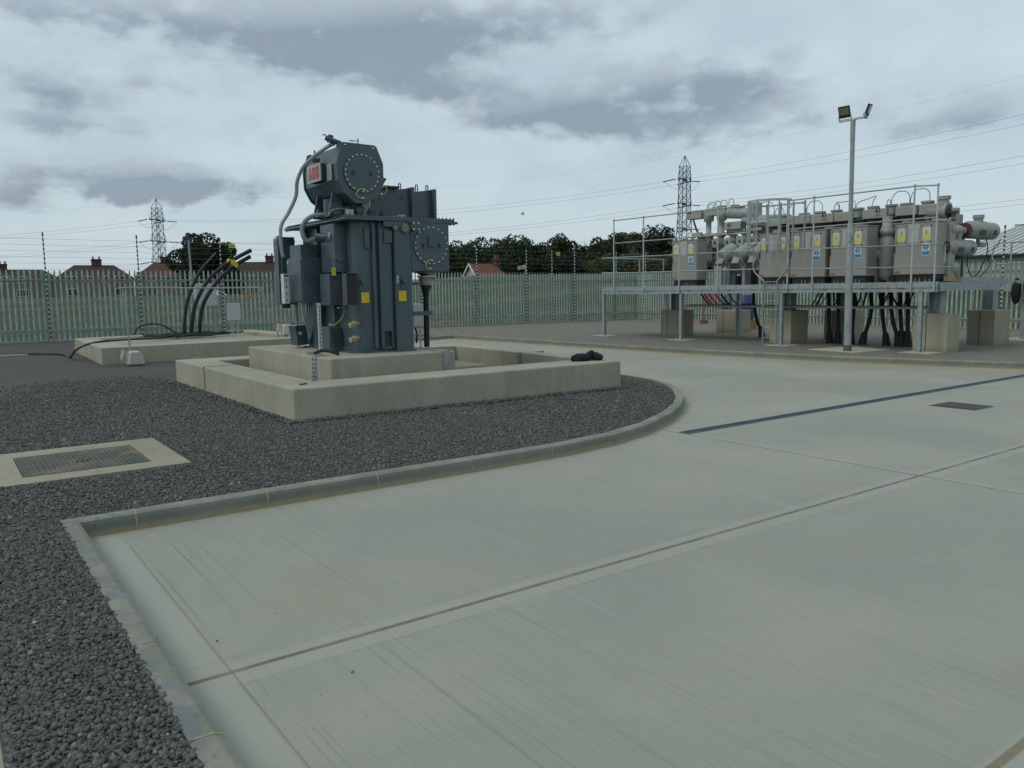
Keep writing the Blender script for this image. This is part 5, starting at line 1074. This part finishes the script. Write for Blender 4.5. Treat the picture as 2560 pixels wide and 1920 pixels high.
def head(c, n, rt):
    c, n = Vector(c), Vector(n).normalized(); r = Vector(rt).normalized(); u = n.cross(r).normalized(); r = u.cross(n)
    if u.z < 0: u = -u
    h = M1('black_rubber').obox(c, r * .135, u * .115, n * .022).obox(c - u * .125 - n * .01, r * .12, u * .03, n * .035).build('lamp_head', None, FM, .01)
    M1('lamp_glass').obox(c + n * .0235, r * .11, u * .085, n * .002).build('lens', None, h)
    b = M1('galvanised_bright'); base = c - u * .20
    b.bar(base - r * .14, base + r * .14, .02, .03).bar(base - r * .14, c - r * .145 - u * .1, .02, .03).bar(base + r * .14, c + r * .145 - u * .1, .02, .03); b.build('lamp_bracket', None, h)
head((17.75, 11.12, 5.66), (-.92, -.15, -.35), (.25, -1, .05)); head((17.85, 10.57, 5.62), (.30, -.88, -.36), (.9, .3, .1))

# ------------------------------------------------------------------ second walkway at right
WK = thing('steel_walkway', 'separate steel walkway with round-cornered handrail at the right edge of the picture', 'walkway', (25, 9.5, 0))
M1('galvanised').box(24.7, 26.2, 4.5, 10.9, 1.58, 1.67).build('deck', None, WK)
b = M1('galvanised').box(24.90, 25.10, 9.75, 9.95, -.05, 2.6).mat('fence_rail'); b.build('column', None, WK)
M1('concrete_pale').box(24.3, 25.7, 9.2, 10.4, -.1, .02).build('footing', None, WK)
M1('galvanised').tube([(24.8, 10.7, 2.68), (24.8, 10.55, 2.73), (24.8, 5, 2.73)], .02, 8, sub=False).tube([(24.8, 10.7, 2.68), (24.8, 10.75, 2.3), (24.8, 10.6, 2.14), (24.8, 5, 2.14)], .02, 8, sub=False).build('handrail', None, WK)
for y in (10.25, 9.2, 7.2): M1('galvanised').cyl((24.8, y, 1.65), (24.8, y, 2.76), .024, 8).build('stanchion', None, WK)
o = M1('black_cloth').lathe((24.75, 10.05, 1.0), (.06, 0, 1), [(0, .03), (.08, .09), (.3, .13), (.52, .12), (.68, .07), (.74, .02)], 12).build('hanging_sack', None); tag(o, 'dark sack hanging from the column at the right edge', 'sack')

# ------------------------------------------------------------------ low shed at right
SH = thing('shed', 'long low shed with a pale ribbed metal roof beyond the right-hand fence', 'shed', (60, 15, 0))
M1('shed_wall').box(55.3, 76, -8, 26.5, -1, 3.42).build('wall', None, SH)
b = M1('roof_sheet'); b.add([(54.9, 26.9, 3.40), (54.9, -8.3, 3.40), (65.5, -8.3, 5.75), (65.5, 26.9, 5.75), (76.2, 26.9, 3.4), (76.2, -8.3, 3.4)], [(0, 1, 2, 3), (3, 2, 5, 4)])
for i in range(70): y = -8 + i * .5; b.bar((54.88, y, 3.44), (65.5, y, 5.79), .10, .10)
b.add([(55.0, 26.5, 3.40), (65.5, 26.5, 5.72), (76, 26.5, 3.4)], [(0, 1, 2)]); b.build('roof', None, SH)
M1('gis_dark').box(54.86, 55.0, -8.3, 26.9, 3.30, 3.40).build('gutter', None, SH); M1('gis_dark').box(65.4, 65.6, -8.3, 26.9, 5.78, 5.86).build('ridge_cap', None, SH)

# ------------------------------------------------------------------ houses
def house(label, cx, cy, w, d, zb, ze, zr, rot, wallm, roofm, hipl, hipr, chims, wins, name='house'):
    t = thing(name, label, 'house', (cx, cy, zb)); Rm = Matrix.Translation((cx, cy, 0)) @ Matrix.Rotation(rot, 4, 'Z')
    def P(b):
        b.v = [tuple(Rm @ Vector(v)) for v in b.v]; return b
    gl_, gr_ = (0 if hipl else 1), (0 if hipr else 1)
    b = M1(wallm).box(-w / 2, w / 2, -d / 2, d / 2, zb - 2, ze)
    rl, rr = -w / 2 + (d * .38 if hipl else 0), w / 2 - (d * .38 if hipr else 0)
    if not hipl: b.add([(-w / 2, -d / 2, ze), (-w / 2, d / 2, ze), (-w / 2, 0, zr - .1)], [(0, 1, 2)])
    if not hipr: b.add([(w / 2, -d / 2, ze), (w / 2, d / 2, ze), (w / 2, 0, zr - .1)], [(0, 1, 2)])
    P(b).build('wall', None, t)
    e = .3; b = M1(roofm); L, Rr = -w / 2 - e, w / 2 + e
    vs = [(L, -d / 2 - e, ze - .15), (Rr, -d / 2 - e, ze - .15), (Rr, d / 2 + e, ze - .15), (L, d / 2 + e, ze - .15), (rl - (0 if hipl else e), 0, zr), (rr + (0 if hipr else e), 0, zr)]
    b.add(vs, [(0, 1, 5, 4), (2, 3, 4, 5), (1, 2, 5), (3, 0, 4), (0, 3, 2, 1)] if (hipl and hipr) else ([(0, 1, 5, 4), (2, 3, 4, 5)] + ([(3, 0, 4)] if hipl else []) + ([(1, 2, 5)] if hipr else [])))
    rf = P(b).build('roof', None, t)
    if not hipl:
        b = M1('white_paint').bar((L, -d / 2 - e, ze - .2), (L, 0, zr - .05), .12, .25).bar((L, d / 2 + e, ze - .2), (L, 0, zr - .05), .12, .25); P(b).build('bargeboard', None, t)
    for x, s, h in chims:
        b = M1('brick').box(x - s / 2, x + s / 2, -.45, .45, zr - 1.2, zr + h).box(x - s / 2 - .1, x + s / 2 + .1, -.55, .55, zr + h - .25, zr + h - .1); c = P(b).build('chimney', None, rf)
        b = M1('copper_rust')
        for k in (-.3, .3): b.cyl((x + k * s, 0, zr + h), (x + k * s, 0, zr + h + .5), .14, 8)
        P(b).build('chimney_pot', None, c)
    for x, z, ww, hh in wins:
        b = M1('white_paint').box(x - ww / 2, x + ww / 2, -d / 2 - .05, -d / 2 + .05, z - hh / 2, z + hh / 2); f = P(b).build('window', None, t)
        b = M1('window_dark').box(x - ww / 2 + .1, x - .05, -d / 2 - .07, -d / 2 - .04, z - hh / 2 + .1, z + hh / 2 - .1).box(x + .05, x + ww / 2 - .1, -d / 2 - .07, -d / 2 - .04, z - hh / 2 + .1, z + hh / 2 - .1); P(b).build('pane', None, f)
    return t
def az_rot(cx, cy): return math.atan2(cy, cx) - math.pi / 2
W4 = [(-3.6, 5.1 - .4, 1.5, 1.2), (-1.2, 4.7, 1.1, 1.2), (1.6, 4.7, 1.1, 1.2), (4.0, 4.7, 1.5, 1.2), (-3.6, 2.4, 1.8, 1.3), (3.9, 2.4, 1.8, 1.3)]
house('leftmost brown-roofed semi-detached house beyond the field', 9.5, 168, 20, 7, 1, 4.8, 6.55, az_rot(9.5, 168), 'render_pink', 'roof_brown', True, True, [(1.3, 1.3, 1.0)], W4)
house('second house from the left with a hipped brown roof and central chimney', 25, 166, 12.6, 8, 1, 4.9, 7.35, az_rot(25, 166), 'render_pink', 'roof_brown', True, True, [(.4, 1.7, 1.1)], W4)
house('rust-roofed house between the electricity pylon and the big tree', 38.5, 165, 13.5, 9, 1, 5.0, 7.9, az_rot(38.5, 165), 'render_pink', 'roof_rust', True, False, [(-1.2, 1.9, 1.1)], W4)
house('dark-roofed house right of the big tree, partly behind the transformer', 56, 160, 17, 8, .8, 4.9, 8.0, az_rot(56, 160), 'render_pink', 'roof_brown', False, False, [(-.2, 1.6, 1.2)], W4)
house('cream-gabled bungalow with an orange roof in front of the dark trees', 62.6, 91.9, 5.6, 6.0, 1.5, 2.5, 5.25, az_rot(62.6, 91.9) + math.radians(28), 'render_cream', 'roof_orange', False, True, [(1.2, .7, .75)], [], 'bungalow')

# ------------------------------------------------------------------ trees
def tree(label, x, y, zb, h, r, m, seed, leaf=.4, n=900, name='tree', group=None, squash=.5, cat='tree'):
    t = thing(name, label, cat, (x, y, zb), group); rng = np.random.default_rng(seed); pr = random.Random(seed)
    b = M1('trunk_bark').cyl((x, y, zb - .5), (x + pr.uniform(-.2, .2), y, zb + h * .55), h * .025, 8, h * .014)
    for k in range(4):
        a = pr.uniform(0, 6.28); b.cyl((x, y, zb + h * (.25 + .07 * k)), (x + r * .6 * math.cos(a), y + r * .6 * math.sin(a), zb + h * (.55 + .08 * k)), h * .011, 6, h * .005)
    b.build('trunk', None, t)
    nb = 16; cz = zb + h * .56; C = []; RR = []
    for i in range(nb):
        u = rng.normal(size=3); u /= np.linalg.norm(u); k = rng.uniform(.35, .8)
        C.append((x + u[0] * r * k, y + u[1] * r * k, cz + u[2] * h * squash * k * .72)); RR.append(min(r, h * .45) * rng.uniform(.26, .44))
    C = np.array(C); RR = np.array(RR)
    ci = rng.integers(0, nb, n); d = rng.normal(size=(n, 3)); d /= np.linalg.norm(d, axis=1, keepdims=True)
    P = C[ci] + d * (RR[ci] * (.62 + .38 * rng.random(n) ** .6))[:, None]; P[:, 2] = np.maximum(P[:, 2], zb + h * .06)
    core = rng.random(n) < .25; P[core] = np.array([x, y, cz - h * .1]) + np.clip(rng.normal(size=(core.sum(), 3)), -1.5, 1.3) * np.array([r * .36, r * .36, h * .18])
    P[:, 2] = np.maximum(P[:, 2], zb + h * .02)
    nrm = d * .6 + rng.normal(size=(n, 3)) * .8; nrm /= np.linalg.norm(nrm, axis=1, keepdims=True)
    a = np.cross(nrm, rng.normal(size=(n, 3))); a /= np.linalg.norm(a, axis=1, keepdims=True); bb = np.cross(nrm, a)
    s = leaf * rng.uniform(.5, 1.2, n)[:, None] * .5
    q = np.stack([P - a * s * 1.3, P - bb * s * .8, P + a * s * 1.3 + nrm * s * .3, P + bb * s * .8], 1).reshape(-1, 3)
    me = bpy.data.meshes.new('crown'); me.from_pydata(q.tolist(), [], [(4 * i, 4 * i + 1, 4 * i + 2, 4 * i + 3) for i in range(n)]); me.materials.append(MAT[m])
    o = bpy.data.objects.new('crown', me); COL.objects.link(o); o.parent = t; o.matrix_parent_inverse = t.matrix_basis.inverted(); return t
tree('big round dark green tree between the rust-roofed and dark-roofed houses', 38.8, 144.5, .8, 12.4, 6.3, 'leaf_dark', 11, .42, 15000, squash=.5)
tree('small bush at the foot of the big round tree', 43.5, 146, .8, 5.5, 3.2, 'leaf_mid', 12, .6, 1500)
def P_az(a, D): a = math.radians(a); return D * math.sin(a), D * math.cos(a)
rng = random.Random(21)
kinds = ['leaf_dark', 'leaf_dark', 'leaf_mid']; desc = {'leaf_dark': 'dark', 'leaf_mid': 'mid-green'}
wood_pts = [(30.9, 6.0), (31.9, 6.8), (33.0, 7.4), (34.0, 6.4), (35.0, 7.3), (36.1, 7.9), (37.1, 6.6), (38.0, 7.0), (39.1, 7.6), (40.0, 7.0), (41.0, 6.3), (42.0, 7.2), (43.0, 8.2), (44.0, 8.6), (45.0, 8.2), (46.0, 8.8), (47.1, 7.4), (48.2, 6.8), (49.4, 7.0), (50.6, 6.4), (51.8, 6.6), (53.2, 6.0), (54.6, 6.2), (56.0, 5.8)]
for i, (a, h) in enumerate(wood_pts):
    x, y = P_az(a, 128 + rng.uniform(-6, 6)); m = kinds[i % 3]
    where = 'left of the bungalow' if a < 33 else 'behind the bungalow' if a < 37 else 'between the bungalow and the platform' if a < 42.5 else 'behind the left end of the platform' if a < 48.5 else 'behind the switchgear'
    tree('%s woodland tree %s, top of the tree line' % (desc[m], where), x, y, 2.6, h * 1.06, 3.7 + rng.uniform(-.3, .5), m, 100 + i, .34, 4200, 'woodland_tree', 'trees of the dark wood behind the field', .52)
for i, (a, h, D) in enumerate([(31.2, 3.8, 118), (32.6, 4.6, 117), (34.0, 4.4, 119), (35.8, 4.8, 118), (37.4, 5.0, 118), (38.9, 4.8, 117), (40.3, 5.0, 118), (41.6, 4.9, 118), (42.8, 5.2, 117), (44.6, 5.0, 118), (46.5, 5.0, 118), (48.5, 5.0, 118), (50.5, 5.0, 118), (52.5, 4.6, 118), (54.5, 4.6, 118)]):
    x, y = P_az(a, D); tree('dark undergrowth tree filling the foot of the wood %s' % ('left of the platform' if a < 42 else 'behind the platform'), x, y, 2.2, h, 3.4, 'leaf_dark', 200 + i, .42, 1500, 'woodland_tree', 'undergrowth trees along the front of the wood', .5)
for i, (a, h, m, lab) in enumerate([(41.9, 3.6, 'leaf_olive', 'olive green bush left of the platform end'), (43.0, 4.0, 'leaf_grey', 'grey-green willow bush at the left platform railing'), (44.2, 4.4, 'leaf_grey', 'taller grey-green bush behind the platform railing'), (45.6, 3.8, 'leaf_olive', 'yellowish bush behind the first railing bay'), (47.0, 4.0, 'leaf_olive', 'yellowish bush left of the first cabinet'), (48.6, 3.8, 'leaf_mid', 'green bush hidden behind the first cabinet'), (50.4, 4.0, 'leaf_olive', 'olive bush seen right of the first cabinet'), (43.6, 2.6, 'leaf_olive', 'low olive scrub above the palisade left of the railing')]):
    x, y = P_az(a, 104 + 2 * (i % 3)); tree(lab, x, y, 2.4, h, 2.5, m, 300 + i, .26, 2200, 'bush', None, .5, 'bush')

# ------------------------------------------------------------------ pylons and overhead lines
def pylon(label, x, y, zb, ang, ks=1.0):
    t = thing('pylon', label, 'pylon', (x, y, zb)); c, s = math.cos(ang), math.sin(ang)
    def Q(u, v, z): return (x + (u * c - v * s) * ks, y + (u * s + v * c) * ks, zb + z * ks)      # u along the arms, v along the line
    lv = [(0, 5.0), (6, 4.4), (11.5, 3.75), (16.5, 3.2), (20.5, 2.75), (24.0, 2.4), (27, 2.2), (30, 2.1), (33, 2.0), (36, 1.95), (39, 1.9), (42, 1.85), (44.5, 1.8), (46.5, 1.8)]
    lv = [(z, h * (.8 if z > 15 else .9)) for z, h in lv]
    b = M1('pylon_steel_hazed'); w1, w2 = .22, .11
    for (z0, h0), (z1, h1) in zip(lv, lv[1:]):
        for a_, b_ in ((-1, -1), (1, -1), (1, 1), (-1, 1)): b.bar(Q(a_ * h0, b_ * h0, z0), Q(a_ * h1, b_ * h1, z1), w1 if z0 < 40 else .2)
        for (a1, b1), (a2, b2) in (((-1, -1), (1, -1)), ((1, -1), (1, 1)), ((1, 1), (-1, 1)), ((-1, 1), (-1, -1))):
            b.bar(Q(a1 * h0, b1 * h0, z0), Q(a2 * h1, b2 * h1, z1), w2); b.bar(Q(a2 * h0, b2 * h0, z0), Q(a1 * h1, b1 * h1, z1), w2); b.bar(Q(a1 * h1, b1 * h1, z1), Q(a2 * h1, b2 * h1, z1), w2 * .8)
    for a_, b_ in ((-1, -1), (1, -1), (1, 1), (-1, 1)): b.bar(Q(a_ * 1.44, b_ * 1.44, 46.5), Q(0, 0, 50.2), .18)
    b.build('lattice_tower', None, t); tips = {}
    for k, (z, hw, L) in enumerate(((24.6, 1.9, 5.6), (33.2, 1.6, 5.4), (41.6, 1.5, 5.2))):
        for sd_ in (-1, 1):
            b = M1('pylon_steel_hazed'); tip = Q(sd_ * L, 0, z)
            for v in (-1, 1):
                b.bar(Q(sd_ * hw, v * hw, z), tip, .24); b.bar(Q(sd_ * hw, v * hw, z + 3.0), tip, .12)
                b.bar(Q(sd_ * hw, v * hw, z + 1.6), Q(sd_ * (hw + L) / 2, v * hw * .5, z), .1)
            b.bar(Q(-hw, 0, z), Q(hw, 0, z), .3); b.build('cross_arm', None, t); tips[(k, sd_)] = tip
    tips['e'] = Q(0, 0, 50.2); t_ = t; return t_, tips
R0 = Vector((226.3, 204.5, -2.0)); L0 = Vector((78.5, 357.5, -10.0)); T0 = Vector((160, -48, 0)); N0 = Vector((-80, 553, -8))
def bisect(a, b, c):
    d = ((b - a).normalized() + (c - b).normalized()).normalized(); return math.atan2(d.y, d.x) - math.pi / 2
pR, tR = pylon('nearer, taller lattice pylon standing up behind the left end of the switchgear', R0.x, R0.y, R0.z, bisect(L0, R0, T0), 1.02)
pL, tL = pylon('more distant lattice pylon behind the houses on the left', L0.x, L0.y, L0.z, bisect(N0, L0, R0), 1.02)
def tipsat(P, ang):
    c, s = math.cos(ang), math.sin(ang); d = {(k, sd_): (P.x + sd_ * L * c, P.y + sd_ * L * s, P.z + z) for k, (z, L) in enumerate(((25, 5.6), (34, 5.4), (42.5, 5.2))) for sd_ in (-1, 1)}
    d['e'] = (P.x, P.y, P.z + 51); return d
tT = tipsat(T0, bisect(R0, T0, T0 * 2 - R0)); tN = tipsat(N0, bisect(N0 * 2 - L0, N0, L0))
nm = {(0, -1): 'lowest wire, near side', (1, -1): 'middle wire, near side', (2, -1): 'upper wire, near side', (0, 1): 'lowest wire, far side', (1, 1): 'middle wire, far side', (2, 1): 'upper wire, far side', 'e': 'single earth wire joining the pylon peaks'}
def span(b, p, q, sag, r, off):
    p, q = Vector(p), Vector(q); d = (q - p).normalized(); p = p + d * off; q = q - d * off; pts = []
    for i in range(25):
        t = i / 24; v = p.lerp(q, t); v.z -= 4 * sag * t * (1 - t) + (.6 if off else 0); pts.append(v)
    b.tube(pts, r, 4, sub=False)
for k, lab in nm.items():
    b = M1('wire'); off = 0 if k == 'e' else 5.2
    wr = .5 if k == 'e' else 1
    span(b, tN[k], tL[k], 5, .032 * wr, off); span(b, tL[k], tR[k], 4.5, .032 * wr, off); span(b, tR[k], tT[k], 4.5, .028 * wr, off)
    if k != 'e':
        for tp_, prev, nxt in ((tL, tN, tR), (tR, tL, tT)):
            p = Vector(tp_[k]); d1 = (Vector(prev[k]) - p).normalized(); d2 = (Vector(nxt[k]) - p).normalized()
            a1 = p + d1 * 5.2 - Vector((0, 0, .6)); a2 = p + d2 * 5.2 - Vector((0, 0, .6)); b.tube([a1, p - Vector((0, 0, 3.4)), a2], .05, 4, 8)
    o = b.build('overhead_wire', None); tag(o, 'overhead line: ' + lab, 'power line', 'wires strung between the pylons')
for pt, tp_, prev, nxt in ((pL, tL, tN, tR), (pR, tR, tL, tT)):
    for k in nm:
        if k == 'e': continue
        p = Vector(tp_[k])
        for o2 in (prev, nxt): d = (Vector(o2[k]) - p).normalized(); M1('insulator').cyl(p + d * .8, p + d * 5.2 - Vector((0, 0, .6)), .19, 6).build('insulator_string', None, pt)

# ------------------------------------------------------------------ flag, lamp column and bird
simple('flag_pink', (.42, .20, .20), .8)
fl = thing('flagpole', 'white flagpole with a faded red and white flag by the bungalow', 'flagpole', (60.0, 80.1, 2.5))
M1('white_paint').cyl((60, 80.1, 2.0), (60, 80.1, 4.75), .035, 8).build('pole', None, fl)
b = M1('flag_white').add([(59.98, 80.1, 4.7), (59.2, 80.6, 4.55), (59.22, 80.6, 4.1), (59.98, 80.1, 4.22)], [(0, 1, 2, 3)])
b.mat('flag_pink').add([(59.96, 80.09, 4.50), (59.19, 80.58, 4.36), (59.19, 80.58, 4.27), (59.96, 80.09, 4.41)], [(0, 1, 2, 3)]).add([(59.65, 80.29, 4.64), (59.53, 80.37, 4.62), (59.53, 80.37, 4.14), (59.65, 80.29, 4.16)], [(0, 1, 2, 3)]); b.build('flag', None, fl)
lc = thing('lamp_column', 'slim grey column standing in front of the big round tree', 'post', (22.5, 90, 0))
M1('hose_grey').cyl((20.9, 82, -.5), (20.7, 82, 6.9), .12, 8, .09).build('pole', None, lc); M1('gis_dark').box(20.55, 20.85, 81.9, 82.1, 6.9, 7.6).build('head', None, lc)
bd = M1('feather').lathe((47.8, 64.1, 9.0), (1, -.6, .1), [(-.18, .01), (-.08, .05), (.04, .06), (.12, .04), (.17, .01)], 8).add([(47.8, 64.1, 9.02), (47.95, 64.3, 9.22), (47.85, 64.4, 9.18)], [(0, 1, 2)]).add([(47.8, 64.1, 9.02), (47.75, 63.8, 9.2), (47.65, 63.85, 9.17)], [(0, 1, 2)]).build('bird', None); tag(bd, 'small dark bird in flight above the wood', 'bird')
